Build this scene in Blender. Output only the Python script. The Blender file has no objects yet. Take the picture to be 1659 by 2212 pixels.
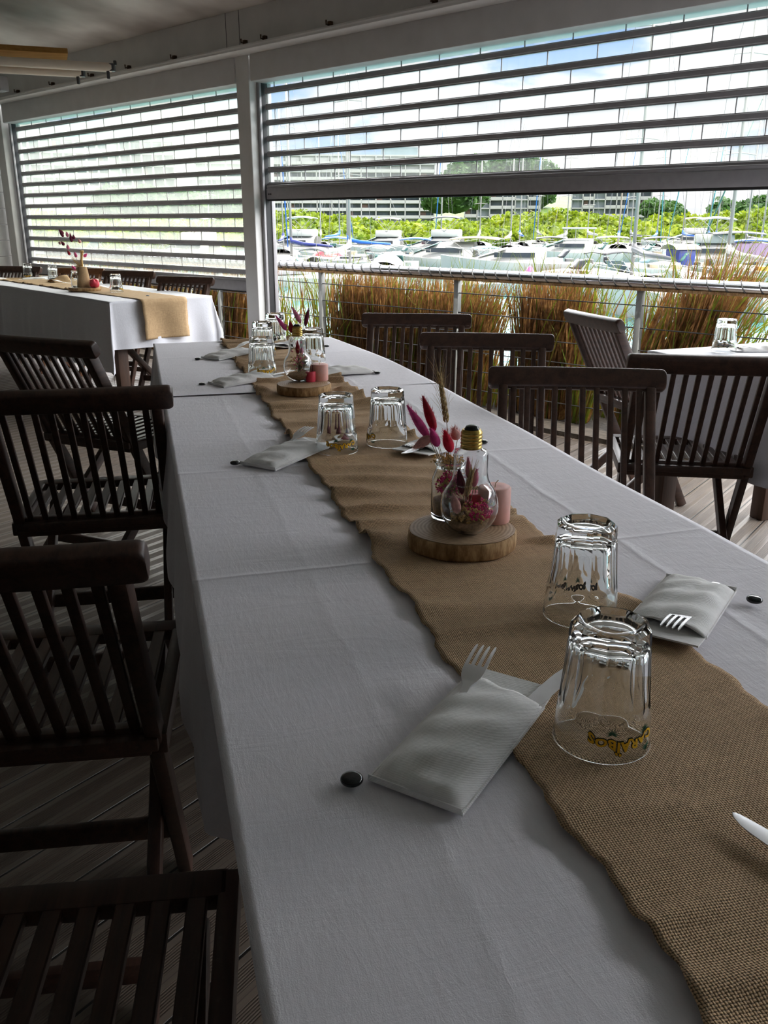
import bpy, bmesh, math, random
from mathutils import Vector, Matrix, Euler
random.seed(7)
PI = math.pi
R = math.radians
sc = bpy.context.scene
COL = sc.collection

# ------------------------------------------------------------------ camera, sky, sun, exposure
EYE = 1.23
FPX = 1872.0
PITCH = math.atan(628.0 / FPX)
cam_d = bpy.data.cameras.new('camera')
cam = bpy.data.objects.new('camera', cam_d)
COL.objects.link(cam)
cam.location = (0, 0, EYE)
cam.rotation_euler = (PI / 2 - PITCH, 0, 0)
cam_d.sensor_fit = 'VERTICAL'
cam_d.sensor_height = 36.0
cam_d.lens = 36.0 * FPX / 2212.0
cam_d.clip_start = 0.02
cam_d.clip_end = 3000
sc.camera = cam

sc.view_settings.view_transform = 'Standard'
sc.view_settings.look = 'None'
sc.view_settings.gamma = 1
sc.view_settings.use_curve_mapping = False
sc.view_settings.exposure = 1.2
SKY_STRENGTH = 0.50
SKY_BAND = 15.5  # gain of the added band of unseen sky
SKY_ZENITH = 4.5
SUN_STRENGTH = 3.1
SUN_AZ, SUN_EL = 142.0, 56.0
sc.cycles.max_bounces = 10
sc.cycles.transparent_max_bounces = 24
sc.cycles.transmission_bounces = 10
sc.cycles.diffuse_bounces = 4
sc.cycles.glossy_bounces = 4
sc.cycles.sample_clamp_indirect = 6.0

world = bpy.data.worlds.new('sky')
sc.world = world
world.use_nodes = True
world.cycles.sampling_method = 'MANUAL'
world.cycles.sample_map_resolution = 2048


class NT:
    """small helper to write node trees"""
    def __init__(s, tree):
        s.t = tree
        tree.nodes.clear()

    def n(s, kind, props=None, **ins):
        nd = s.t.nodes.new(kind)
        for k, v in (props or {}).items():
            setattr(nd, k, v)
        for k, v in ins.items():
            s.set(nd, k.replace('_', ' '), v)
        return nd

    def set(s, nd, key, v):
        sock = nd.inputs[int(key)] if key.isdigit() else nd.inputs[key]
        if isinstance(v, bpy.types.NodeSocket):
            s.t.links.new(v, sock)
        else:
            if sock.type == 'RGBA' and len(v) == 3:
                v = (*v, 1)
            sock.default_value = v

    def m(s, op, a, b=0.0, c=0.0):
        nd = s.t.nodes.new('ShaderNodeMath')
        nd.operation = op
        for i, v in enumerate((a, b, c)):
            if isinstance(v, bpy.types.NodeSocket):
                s.t.links.new(v, nd.inputs[i])
            else:
                nd.inputs[i].default_value = v
        return nd.outputs[0]

    def ramp(s, fac, stops, interp='LINEAR'):
        nd = s.t.nodes.new('ShaderNodeValToRGB')
        nd.color_ramp.interpolation = interp
        el = nd.color_ramp.elements
        while len(el) < len(stops):
            el.new(0.5)
        for e, (p, c) in zip(el, stops):
            e.position = p
            e.color = (*c, 1) if len(c) == 3 else c
        s.t.links.new(fac, nd.inputs[0])
        return nd.outputs[0]

    def mix(s, fac, a, b, blend='MIX'):
        nd = s.t.nodes.new('ShaderNodeMix')
        nd.data_type = 'RGBA'
        nd.blend_type = blend
        for i, v in ((0, fac), (6, a), (7, b)):
            if isinstance(v, bpy.types.NodeSocket):
                s.t.links.new(v, nd.inputs[i])
            elif i:
                nd.inputs[i].default_value = (*v, 1) if len(v) == 3 else v
            else:
                nd.inputs[i].default_value = v
        return nd.outputs[2]

    def maprange(s, v, a, b, c, d, smooth=True):
        nd = s.t.nodes.new('ShaderNodeMapRange')
        nd.interpolation_type = 'SMOOTHSTEP' if smooth else 'LINEAR'
        s.t.links.new(v, nd.inputs[0])
        for i, x in enumerate((a, b, c, d)):
            nd.inputs[i + 1].default_value = x
        return nd.outputs[0]

    def noise(s, vec, scale, detail=3.0, rough=0.5, dist=0.0):
        nd = s.n('ShaderNodeTexNoise', Scale=scale, Detail=detail, Roughness=rough, Distortion=dist)
        if vec is not None:
            s.t.links.new(vec, nd.inputs['Vector'])
        return nd.outputs['Fac']

    def mapping(s, vec, scale=(1, 1, 1), rot=(0, 0, 0), loc=(0, 0, 0)):
        nd = s.n('ShaderNodeMapping')
        nd.inputs['Scale'].default_value = scale
        nd.inputs['Rotation'].default_value = rot
        nd.inputs['Location'].default_value = loc
        s.t.links.new(vec, nd.inputs['Vector'])
        return nd.outputs[0]

    def objco(s):
        return s.n('ShaderNodeTexCoord').outputs['Object']

    def bump(s, h, strength, dist):
        nd = s.n('ShaderNodeBump', Strength=strength, Distance=dist)
        s.t.links.new(h, nd.inputs['Height'])
        return nd.outputs[0]


def build_sky():
    t = NT(world.node_tree)
    d = t.n('ShaderNodeTexCoord').outputs['Generated']
    sx = t.n('ShaderNodeSeparateXYZ')
    t.t.links.new(d, sx.inputs[0])
    z = t.m('MAXIMUM', sx.outputs[2], 0.0)
    blue = t.ramp(z, [(0.0, (0.62, 0.76, 0.93)), (0.10, (0.42, 0.63, 0.95)), (0.30, (0.24, 0.46, 0.90)), (1.0, (0.16, 0.34, 0.78))])
    v = t.mapping(d, (3.2, 3.2, 7.5), (0, 0, 0), (1.3, 0.4, 0.2))
    c1 = t.noise(v, 1.35, 6.0, 0.56, 0.25)
    cov = t.maprange(c1, 0.37, 0.47, 0.0, 1.0)
    cov = t.m('MAXIMUM', cov, t.maprange(sx.outputs[2], 0.21, 0.34, 0.0, 1.0))
    v2 = t.mapping(d, (3.2, 3.2, 9.0), (0, 0, 0.6), (5.0, 2.0, 0.0))
    c2 = t.noise(v2, 2.6, 5.0, 0.55)
    white = t.ramp(c2, [(0.30, (0.76, 0.79, 0.84)), (0.55, (0.98, 0.98, 0.99)), (0.8, (1.10, 1.09, 1.08))])
    col = t.mix(cov, blue, white)
    # added bright sky band, just above the view, that lights the interior
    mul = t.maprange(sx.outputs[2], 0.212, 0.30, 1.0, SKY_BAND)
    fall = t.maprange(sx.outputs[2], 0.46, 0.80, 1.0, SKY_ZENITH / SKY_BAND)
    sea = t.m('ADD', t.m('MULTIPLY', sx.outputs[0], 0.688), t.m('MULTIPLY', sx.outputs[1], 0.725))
    bank = t.maprange(sea, -0.30, 0.20, 0.10, 1.0)  # keeps the added brightness seaward, dimmed behind the viewer
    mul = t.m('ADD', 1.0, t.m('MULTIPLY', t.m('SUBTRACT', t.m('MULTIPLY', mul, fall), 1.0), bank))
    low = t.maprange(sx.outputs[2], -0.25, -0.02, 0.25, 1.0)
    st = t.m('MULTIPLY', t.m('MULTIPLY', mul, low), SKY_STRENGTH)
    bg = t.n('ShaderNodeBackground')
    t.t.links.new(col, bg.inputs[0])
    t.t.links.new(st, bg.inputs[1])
    o = t.n('ShaderNodeOutputWorld')
    t.t.links.new(bg.outputs[0], o.inputs[0])


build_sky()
sun_d = bpy.data.lights.new('sun', 'SUN')
sun_d.energy = SUN_STRENGTH
sun_d.angle = R(1.0)
sun_d.color = (1.0, 0.95, 0.86)
sun = bpy.data.objects.new('sun', sun_d)
COL.objects.link(sun)
_sd = Vector((math.sin(R(SUN_AZ)) * math.cos(R(SUN_EL)), math.cos(R(SUN_AZ)) * math.cos(R(SUN_EL)), math.sin(R(SUN_EL))))
sun.rotation_euler = _sd.to_track_quat('Z', 'Y').to_euler()
sun.location = (3, -3, 12)


# ------------------------------------------------------------------ places: from the photograph's survey to points in the room
def ray(x, y):
    u = (x - 829.5) / FPX
    v = (1106.0 - y) / FPX
    c, s = math.cos(PITCH), math.sin(PITCH)
    return Vector((u, c + v * s, -s + v * c))


def onz(x, y, z):
    """point on the level plane z seen along this direction"""
    r = ray(x, y)
    return Vector((0, 0, EYE)) + r * ((z - EYE) / r.z)


def onY(x, y, Y):
    r = ray(x, y)
    return Vector((0, 0, EYE)) + r * (Y / r.y)


WAZ = R(-46.5)
WU = Vector((-math.sin(WAZ), -math.cos(WAZ), 0))      # along the window wall, local x
WN = Vector((math.cos(WAZ), -math.sin(WAZ), 0))       # outward, local y
WROT = math.atan2(WU.y, WU.x)
TROT = R(15.3)                                        # main table: local y runs along it


def tab(x, y, z):
    """table coordinates: local x across, y along"""
    return Vector((math.cos(TROT) * x - math.sin(TROT) * y, math.sin(TROT) * x + math.cos(TROT) * y, z))


# ------------------------------------------------------------------ materials
MATS = {}


def mat(name):
    m = bpy.data.materials.new(name)
    m.use_nodes = True
    t = NT(m.node_tree)
    p = t.n('ShaderNodeBsdfPrincipled')
    o = t.n('ShaderNodeOutputMaterial')
    t.t.links.new(p.outputs[0], o.inputs[0])
    MATS[name] = m
    return m, t, p, o


def simple(name, col, rough=0.5, metal=0.0, var=0.0, scale=20.0, bump=0.0, **kw):
    m, t, p, o = mat(name)
    co = t.objco()
    nz = t.noise(co, scale, 4.0)
    if var > 0:
        a = tuple(max(0, c * (1 - var)) for c in col)
        b = tuple(min(1, c * (1 + var)) for c in col)
        t.set(p, 'Base Color', t.ramp(nz, [(0.3, a), (0.7, b)]))
    else:
        t.set(p, 'Base Color', col)
    t.set(p, 'Roughness', rough)
    t.set(p, 'Metallic', metal)
    if bump:
        t.set(p, 'Normal', t.bump(nz, 0.5, bump))
    for k, v in kw.items():
        t.set(p, k.replace('_', ' '), v)
    return m


def mk_wood(name, dark, light, rough=0.5, along=1, scale=14.0, worn=None):
    m, t, p, o = mat(name)
    co = t.objco()
    sc3 = [1.0, 1.0, 1.0]
    sc3[along] = 0.08
    v = t.mapping(co, tuple(sc3))
    n1 = t.noise(v, scale * 3, 5.0, 0.6, 0.4)
    n2 = t.noise(v, scale * 16, 3.0, 0.6)
    f = t.m('ADD', t.m('MULTIPLY', n1, 0.7), t.m('MULTIPLY', n2, 0.3))
    col = t.ramp(f, [(0.32, dark), (0.68, light)])
    if worn:
        w = t.noise(t.mapping(co, (1, 1, 1)), 55.0, 6.0, 0.7)
        col = t.mix(t.maprange(w, 0.60, 0.72, 0.0, 0.55), col, worn)
    t.set(p, 'Base Color', col)
    t.set(p, 'Roughness', rough)
    t.set(p, 'Normal', t.bump(f, 0.35, 0.002))
    return m


def mk_cloth(name, base, weave=0.0011, wr=0.004, creases=()):
    m, t, p, o = mat(name)
    co = t.objco()
    sx = t.n('ShaderNodeSeparateXYZ')
    t.t.links.new(co, sx.inputs[0])
    fine = t.noise(co, 900.0, 2.0, 0.6)
    slub = t.noise(t.mapping(co, (1.0, 0.22, 1.0)), 160.0, 3.0, 0.6)
    w1 = t.noise(t.mapping(co, (1.0, 3.2, 1.0)), 7.0, 4.0, 0.55, 0.9)
    w2 = t.noise(t.mapping(co, (2.6, 0.8, 1.0), (0, 0, 0.35)), 9.0, 4.0, 0.55, 1.2)
    sharp = t.m('SUBTRACT', 1.0, t.m('ABSOLUTE', t.m('SUBTRACT', t.m('MULTIPLY', w2, 2.0), 1.0)))
    sharp = t.m('POWER', sharp, 7.0)
    h = t.m('ADD', t.m('MULTIPLY', w1, 0.6), t.m('MULTIPLY', sharp, 0.05))
    wob = t.noise(co, 5.0, 3.0)
    for axis, pos, wd, amp in creases:
        dd = t.m('SUBTRACT', t.m('ADD', sx.outputs[axis], t.m('MULTIPLY', t.m('SUBTRACT', wob, 0.5), 0.03)), pos)
        g = t.m('DIVIDE', 1.0, t.m('ADD', 1.0, t.m('POWER', t.m('DIVIDE', t.m('ABSOLUTE', dd), wd), 2.0)))
        h = t.m('ADD', h, t.m('MULTIPLY', g, amp))
    b1 = t.n('ShaderNodeBump', Strength=0.7, Distance=wr)
    t.t.links.new(h, b1.inputs['Height'])
    b2 = t.n('ShaderNodeBump', Strength=0.45, Distance=weave)
    t.t.links.new(t.m('ADD', t.m('MULTIPLY', fine, 0.5), slub), b2.inputs['Height'])
    t.t.links.new(b1.outputs[0], b2.inputs['Normal'])
    t.set(p, 'Base Color', t.ramp(slub, [(0.25, tuple(c * 0.93 for c in base)), (0.75, base)]))
    t.set(p, 'Roughness', 0.85)
    t.set(p, 'Sheen Weight', 0.15)
    t.set(p, 'Normal', b2.outputs[0])
    return m


def mk_burlap(name, dark=(0.085, 0.046, 0.022), light=(0.80, 0.54, 0.31), per=0.0024):
    m, t, p, o = mat(name)
    co = t.objco()
    wob = t.n('ShaderNodeTexNoise', Scale=90.0, Detail=2.0)
    t.t.links.new(co, wob.inputs['Vector'])
    off = t.n('ShaderNodeVectorMath', {'operation': 'MULTIPLY_ADD'})
    t.t.links.new(wob.outputs['Color'], off.inputs[0])
    off.inputs[1].default_value = (0.0022, 0.0022, 0.0)
    t.t.links.new(co, off.inputs[2])
    sx = t.n('ShaderNodeSeparateXYZ')
    t.t.links.new(off.outputs[0], sx.inputs[0])
    ax = t.m('SINE', t.m('MULTIPLY', sx.outputs[0], PI / per))
    ay = t.m('SINE', t.m('MULTIPLY', sx.outputs[1], PI / per))
    hx = t.m('ABSOLUTE', ax)
    hy = t.m('ABSOLUTE', ay)
    over = t.m('GREATER_THAN', t.m('MULTIPLY', t.m('SINE', t.m('MULTIPLY', sx.outputs[0], PI / per)), ay), 0.0)
    h = t.m('ADD', t.m('MULTIPLY', hx, t.m('ADD', 0.35, t.m('MULTIPLY', over, 0.65))),
            t.m('MULTIPLY', hy, t.m('SUBTRACT', 1.0, t.m('MULTIPLY', over, 0.65))))
    h = t.m('MULTIPLY', h, 0.72)
    thick = t.noise(t.mapping(co, (1.0, 0.12, 1.0)), 260.0, 3.0, 0.6)
    thick2 = t.noise(t.mapping(co, (0.12, 1.0, 1.0)), 260.0, 3.0, 0.6)
    tv = t.m('ADD', thick, thick2)
    f = t.m('MULTIPLY', h, t.m('ADD', 0.45, t.m('MULTIPLY', tv, 0.55)))
    col = t.ramp(f, [(0.25, dark), (0.62, tuple(c * 0.62 for c in light)), (0.95, light)])
    big = t.noise(co, 14.0, 3.0)
    col = t.mix(t.maprange(big, 0.35, 0.7, 0.0, 0.35), col, tuple(c * 0.55 for c in light))
    t.set(p, 'Base Color', col)
    t.set(p, 'Roughness', 0.9)
    t.set(p, 'Normal', t.bump(f, 0.9, 0.0012))
    return m


mk_wood('teak', (0.018, 0.0085, 0.006), (0.080, 0.038, 0.025), 0.42, 1, 14, (0.085, 0.065, 0.05))
mk_wood('teak_red', (0.09, 0.034, 0.014), (0.23, 0.095, 0.038), 0.45, 1, 14)
mk_wood('table_wood', (0.04, 0.02, 0.012), (0.10, 0.05, 0.03), 0.5, 2, 10)
mk_cloth('cloth_white', (0.81, 0.785, 0.84), creases=[(1, 0.35, 0.007, 0.8), (1, 1.155, 0.006, 0.9), (1, 1.72, 0.008, 0.7), (1, 0.80, 0.02, 0.35), (0, 0.20, 0.01, 0.30), (0, 0.70, 0.008, 0.6)])
mk_cloth('cloth_far', (0.81, 0.785, 0.84), creases=[(1, 3.3, 0.008, 0.6), (0, 0.62, 0.008, 0.5)])
mk_cloth('cloth_plain', (0.80, 0.81, 0.87))
mk_burlap('burlap')
def mk_burlap_light():
    m, t, p, o = mat('burlap_light')
    co = t.objco()
    a = t.noise(t.mapping(co, (1.0, 0.06, 0.06)), 420.0, 3.0, 0.6)
    b = t.noise(t.mapping(co, (0.06, 1.0, 1.0)), 420.0, 3.0, 0.6)
    f = t.m('MULTIPLY', t.m('ADD', a, b), 0.5)
    t.set(p, 'Base Color', t.ramp(f, [(0.3, (0.34, 0.22, 0.11)), (0.7, (0.66, 0.46, 0.26))]))
    t.set(p, 'Roughness', 0.9)
    t.set(p, 'Normal', t.bump(f, 0.6, 0.001))


mk_burlap_light()
simple('paint_white', (0.70, 0.69, 0.67), 0.5, 0, 0.06, 6, 0.0006)
simple('paint_box', (0.62, 0.61, 0.60), 0.55, 0, 0.05, 8, 0.0005)
simple('wall_dark', (0.10, 0.095, 0.09), 0.8, 0, 0.1, 3)
simple('alu', (0.34, 0.33, 0.34), 0.42, 0.0, 0.06, 30)
simple('alu_dark', (0.055, 0.055, 0.06), 0.45, 0.0, 0.1, 30)
simple('rubber', (0.015, 0.015, 0.016), 0.7, 0, 0.1, 30)
simple('rust', (0.10, 0.06, 0.035), 0.8, 0.2, 0.4, 60)
simple('awning_cream', (0.72, 0.60, 0.50), 0.45, 0, 0.05, 10)
mk_wood('wood_orange', (0.26, 0.12, 0.03), (0.46, 0.24, 0.08), 0.95, 0, 6)
MATS['wood_orange'].node_tree.nodes['Principled BSDF'].inputs['Specular IOR Level'].default_value = 0.1
simple('steel', (0.72, 0.72, 0.73), 0.42, 1.0, 0.05, 40)
simple('rail_steel', (0.80, 0.81, 0.83), 0.16, 1.0, 0.04, 20)
simple('post_grey', (0.26, 0.27, 0.265), 0.5, 0, 0.08, 12)
simple('wire', (0.05, 0.05, 0.05), 0.5, 0.3, 0.2, 30)
simple('concrete', (0.36, 0.30, 0.23), 0.9, 0, 0.15, 15, 0.003)
simple('soil', (0.05, 0.04, 0.03), 0.95, 0, 0.4, 30, 0.01)
def mk_napkin():
    m, t, p, o = mat('napkin')
    co = t.objco()
    w = t.n('ShaderNodeTexWave', {'bands_direction': 'DIAGONAL'}, Scale=230.0, Distortion=2.0, Detail=2.0)
    t.t.links.new(co, w.inputs['Vector'])
    n1 = t.noise(co, 45.0, 3.0)
    b1 = t.n('ShaderNodeBump', Strength=0.35, Distance=0.0006)
    t.t.links.new(w.outputs['Fac'], b1.inputs['Height'])
    b2 = t.n('ShaderNodeBump', Strength=0.5, Distance=0.004)
    t.t.links.new(n1, b2.inputs['Height'])
    t.t.links.new(b1.outputs[0], b2.inputs['Normal'])
    t.set(p, 'Base Color', (0.84, 0.83, 0.82))
    t.set(p, 'Roughness', 0.9)
    t.set(p, 'Normal', b2.outputs[0])


mk_napkin()
simple('brass', (0.62, 0.42, 0.12), 0.24, 1.0, 0.1, 60)
simple('black_gloss', (0.012, 0.012, 0.014), 0.12)
simple('pebble_glass', (0.010, 0.011, 0.014), 0.05)
simple('sand', (0.46, 0.31, 0.18), 0.95, 0, 0.35, 300, 0.002)
simple('logo_yellow', (0.97, 0.56, 0.02), 0.45)
simple('logo_black', (0.01, 0.01, 0.01), 0.5)
simple('logo_green', (0.02, 0.11, 0.06), 0.5)
simple('mauve', (0.20, 0.05, 0.07), 0.4, 0, 0.1, 30)
for nm, c in dict(f_magenta=(0.92, 0.09, 0.36), f_crimson=(0.46, 0.010, 0.035), f_red=(0.85, 0.02, 0.06), f_pale=(0.92, 0.46, 0.42), f_pink=(0.90, 0.26, 0.40), f_plum=(0.17, 0.012, 0.045), f_hot=(0.95, 0.04, 0.26), f_straw=(0.60, 0.42, 0.20), f_stem=(0.33, 0.24, 0.11), f_gold=(0.76, 0.50, 0.20)).items():
    simple(nm, c, 0.8, 0, 0.25, 120)
for nm, c in dict(wax_pink=(0.86, 0.47, 0.41), wax_red=(0.80, 0.06, 0.11)).items():
    simple(nm, c, 0.5, 0, 0.08, 40, Subsurface_Weight=0.25, Subsurface_Radius=(0.02, 0.008, 0.006))


def mk_glass():
    m, t, p, o = mat('glass')
    t.set(p, 'Base Color', (0.97, 0.99, 0.985))
    t.set(p, 'Roughness', 0.0)
    t.set(p, 'IOR', 1.46)
    t.set(p, 'Transmission Weight', 1.0)
    m, t, p, o = mat('thin_glass')
    t.set(p, 'Base Color', (0.99, 0.99, 0.99))
    t.set(p, 'Roughness', 0.0)
    t.set(p, 'IOR', 1.45)
    t.set(p, 'Transmission Weight', 1.0)


mk_glass()


def mk_pane(name, haze, tint, wav=0.0):
    m, t, p, o = mat(name)
    co = t.objco()
    wave = t.noise(t.mapping(co, (14.0, 1.0, 1.2)), 3.0, 3.0)
    tr = t.n('ShaderNodeBsdfTransparent', Color=tint)
    di = t.n('ShaderNodeBsdfTranslucent', Color=(0.93, 0.95, 0.88))
    gl = t.n('ShaderNodeBsdfGlossy', Color=(0.9, 0.9, 0.9), Roughness=0.12)
    t.t.links.new(t.bump(wave, 0.3, 0.004), gl.inputs['Normal'])
    mx = t.n('ShaderNodeMixShader')
    streak = t.maprange(wave, 0.35, 0.7, haze * 0.9, haze * 1.1)
    t.t.links.new(streak, mx.inputs[0])
    t.t.links.new(tr.outputs[0], mx.inputs[1])
    t.t.links.new(di.outputs[0], mx.inputs[2])
    mx2 = t.n('ShaderNodeMixShader')
    mx2.inputs[0].default_value = 0.03
    t.t.links.new(mx.outputs[0], mx2.inputs[1])
    t.t.links.new(gl.outputs[0], mx2.inputs[2])
    t.t.links.new(mx2.outputs[0], o.inputs[0])


mk_pane('pane_clear', 0.035, (0.95, 0.955, 0.95))
mk_pane('pane_milky', 0.12, (0.93, 0.93, 0.89))


def mk_floor():
    m, t, p, o = mat('deck_boards')
    co = t.mapping(t.objco(), (1, 1, 1))
    sx = t.n('ShaderNodeSeparateXYZ')
    t.t.links.new(co, sx.inputs[0])
    P = 0.131
    u = t.m('FRACT', t.m('DIVIDE', sx.outputs[0], P))
    d = t.m('MULTIPLY', t.m('ABSOLUTE', t.m('SUBTRACT', u, 0.5)), 2.0)       # 0 centre, 1 gap
    gap = t.maprange(d, 0.945, 0.965, 0.0, 1.0)
    seam = t.maprange(t.m('ABSOLUTE', t.m('SUBTRACT', d, 0.0)), 0.0, 0.02, 0.7, 0.0)
    smooth = t.m('MAXIMUM', t.maprange(d, 0.74, 0.76, 0.0, 1.0), t.maprange(d, 0.16, 0.18, 1.0, 0.0))
    gro = t.m('ABSOLUTE', t.m('SINE', t.m('MULTIPLY', sx.outputs[0], PI / 0.0052)))
    gro = t.m('MAXIMUM', gro, smooth)
    idn = t.n('ShaderNodeTexWhiteNoise', {'noise_dimensions': '1D'})
    t.t.links.new(t.m('FLOOR', t.m('DIVIDE', sx.outputs[0], P)), idn.inputs['W'])
    grain = t.noise(t.mapping(co, (1.0, 0.05, 1.0)), 90.0, 4.0, 0.6)
    blot = t.noise(co, 6.0, 4.0)
    f = t.m('ADD', t.m('MULTIPLY', grain, 0.55), t.m('ADD', t.m('MULTIPLY', blot, 0.35), t.m('MULTIPLY', idn.outputs['Value'], 0.15)))
    col = t.ramp(f, [(0.3, (0.050, 0.036, 0.025)), (0.75, (0.155, 0.115, 0.082))])
    col = t.mix(t.m('MULTIPLY', smooth, 0.35), col, (0.21, 0.18, 0.155))
    col = t.mix(t.maprange(gro, 0.0, 0.6, 0.65, 0.0), col, (0.05, 0.04, 0.035))
    col = t.mix(t.m('MAXIMUM', gap, seam), col, (0.012, 0.01, 0.009))
    t.set(p, 'Base Color', col)
    t.set(p, 'Roughness', t.maprange(smooth, 0.0, 1.0, 0.62, 0.38))
    hh = t.m('SUBTRACT', t.m('MULTIPLY', gro, 0.4), t.m('MULTIPLY', gap, 2.0))
    t.set(p, 'Normal', t.bump(hh, 0.7, 0.003))


mk_floor()


def mk_ceiling():
    m, t, p, o = mat('canvas')
    co = t.objco()
    blot = t.noise(t.mapping(co, (1.0, 0.8, 1.0), (0, 0, 0.4)), 1.6, 3.0, 0.5)
    fine = t.noise(co, 500.0, 2.0)
    col = t.ramp(blot, [(0.35, (0.42, 0.375, 0.345)), (0.62, (0.78, 0.74, 0.70))])
    t.set(p, 'Base Color', col)
    t.set(p, 'Roughness', 0.8)
    t.set(p, 'Normal', t.bump(fine, 0.4, 0.001))


mk_ceiling()


def mk_slab():
    m, t, p, o = mat('slice_top')
    co = t.objco()
    dist = t.n('ShaderNodeTexNoise', Scale=9.0, Detail=3.0)
    t.t.links.new(co, dist.inputs['Vector'])
    sx = t.n('ShaderNodeSeparateXYZ')
    t.t.links.new(co, sx.inputs[0])
    r = t.m('SQRT', t.m('ADD', t.m('POWER', sx.outputs[0], 2.0), t.m('POWER', sx.outputs[1], 2.0)))
    r = t.m('ADD', r, t.m('MULTIPLY', dist.outputs['Fac'], 0.02))
    ring = t.m('ADD', 0.5, t.m('MULTIPLY', t.m('SINE', t.m('MULTIPLY', r, 2 * PI / 0.006)), 0.5))
    n1 = t.noise(co, 120.0, 4.0)
    f = t.m('ADD', t.m('MULTIPLY', ring, 0.45), t.m('MULTIPLY', n1, 0.55))
    t.set(p, 'Base Color', t.ramp(f, [(0.2, (0.36, 0.23, 0.135)), (0.8, (0.62, 0.45, 0.29))]))
    t.set(p, 'Roughness', 0.55)
    m, t, p, o = mat('bark')
    co = t.objco()
    n1 = t.noise(t.mapping(co, (1, 1, 0.25)), 120.0, 5.0, 0.65)
    n2 = t.noise(co, 28.0, 3.0)
    f = t.m('ADD', t.m('MULTIPLY', n1, 0.6), t.m('MULTIPLY', n2, 0.5))
    t.set(p, 'Base Color', t.ramp(f, [(0.32, (0.06, 0.03, 0.014)), (0.52, (0.34, 0.19, 0.08)), (0.72, (0.66, 0.45, 0.23))]))
    t.set(p, 'Roughness', 0.85)
    t.set(p, 'Normal', t.bump(f, 0.8, 0.003))


mk_slab()


def mk_water():
    m, t, p, o = mat('water')
    co = t.objco()
    n1 = t.noise(t.mapping(co, (0.9, 2.6, 1.0), (0, 0, 0.15)), 1.3, 4.0, 0.55)
    n2 = t.noise(t.mapping(co, (0.9, 2.2, 1.0)), 5.0, 3.0, 0.55)
    h = t.m('ADD', n1, t.m('MULTIPLY', n2, 0.35))
    t.set(p, 'Base Color', (0.05, 0.20, 0.21))
    t.set(p, 'Roughness', 0.08)
    t.set(p, 'IOR', 1.33)
    t.set(p, 'Normal', t.bump(h, 0.5, 0.10))


mk_water()


def mk_foliage(name, a, b, c, scale=0.4, trans=0.35):
    m, t, p, o = mat(name)
    co = t.objco()
    n1 = t.noise(co, scale, 4.0, 0.65)
    col = t.ramp(n1, [(0.30, a), (0.52, b), (0.72, c)])
    t.set(p, 'Base Color', col)
    t.set(p, 'Roughness', 0.7)
    tl = t.n('ShaderNodeBsdfTranslucent')
    t.t.links.new(col, tl.inputs[0])
    mx = t.n('ShaderNodeMixShader')
    mx.inputs[0].default_value = trans
    t.t.links.new(p.outputs[0], mx.inputs[1])
    t.t.links.new(tl.outputs[0], mx.inputs[2])
    t.t.links.new(mx.outputs[0], o.inputs[0])


mk_foliage('mangrove', (0.040, 0.085, 0.005), (0.155, 0.215, 0.008), (0.29, 0.33, 0.012), 0.5)
mk_foliage('tree_dark', (0.012, 0.04, 0.010), (0.04, 0.10, 0.02), (0.08, 0.15, 0.03), 0.35)
mk_foliage('hill_green', (0.05, 0.11, 0.015), (0.11, 0.19, 0.025), (0.18, 0.25, 0.05), 0.05)
mk_foliage('grass_dry', (0.045, 0.017, 0.004), (0.19, 0.085, 0.022), (0.46, 0.26, 0.085), 16.0, 0.35)
mk_foliage('grass_green', (0.045, 0.080, 0.005), (0.13, 0.17, 0.010), (0.28, 0.27, 0.02), 9.0)
mk_foliage('grass_olive', (0.06, 0.045, 0.007), (0.15, 0.12, 0.014), (0.28, 0.21, 0.03), 9.0)
simple('bld_wall', (0.19, 0.225, 0.25), 0.8, 0, 0.04, 0.3)
simple('bld_white', (0.27, 0.285, 0.29), 0.8, 0, 0.04, 0.3)
simple('bld_window', (0.04, 0.055, 0.07), 0.25, 0, 0.5, 0.25)
simple('bld_shutter', (0.10, 0.06, 0.05), 0.6, 0, 0.3, 0.3)
simple('bld_roof', (0.14, 0.20, 0.23), 0.7, 0, 0.1, 0.3)
for nm, c in dict(gel_white=(0.38, 0.38, 0.37), gel_cream=(0.36, 0.31, 0.22), gel_blue=(0.24, 0.32, 0.36), gel_navy=(0.03, 0.05, 0.13), cv_blue=(0.008, 0.09, 0.40), cv_sky=(0.01, 0.11, 0.36), cv_navy=(0.02, 0.03, 0.16), cv_grey=(0.13, 0.13, 0.14), cv_black=(0.02, 0.02, 0.025), cv_cream=(0.38, 0.31, 0.19), cv_red=(0.50, 0.03, 0.05), cv_purple=(0.28, 0.19, 0.30), cv_lilac=(0.32, 0.29, 0.37), cv_orange=(0.75, 0.34, 0.07), cv_teal=(0.03, 0.20, 0.23), mast=(0.24, 0.23, 0.22), mast_tan=(0.27, 0.21, 0.16), stay_green=(0.02, 0.10, 0.08), dock=(0.14, 0.14, 0.15), green_net=(0.02, 0.32, 0.16), pinkbuoy=(0.85, 0.10, 0.38)).items():
    simple(nm, c, 0.35, 0, 0.08, 1.5)
simple('windscreen', (0.07, 0.17, 0.155), 0.08, 0, 0.2, 1.0)
simple('windscreen_dark', (0.03, 0.035, 0.045), 0.08, 0, 0.2, 1.0)
simple('tint_blue', (0.24, 0.36, 0.42), 0.1, 0, 0.1, 1.0)


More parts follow.
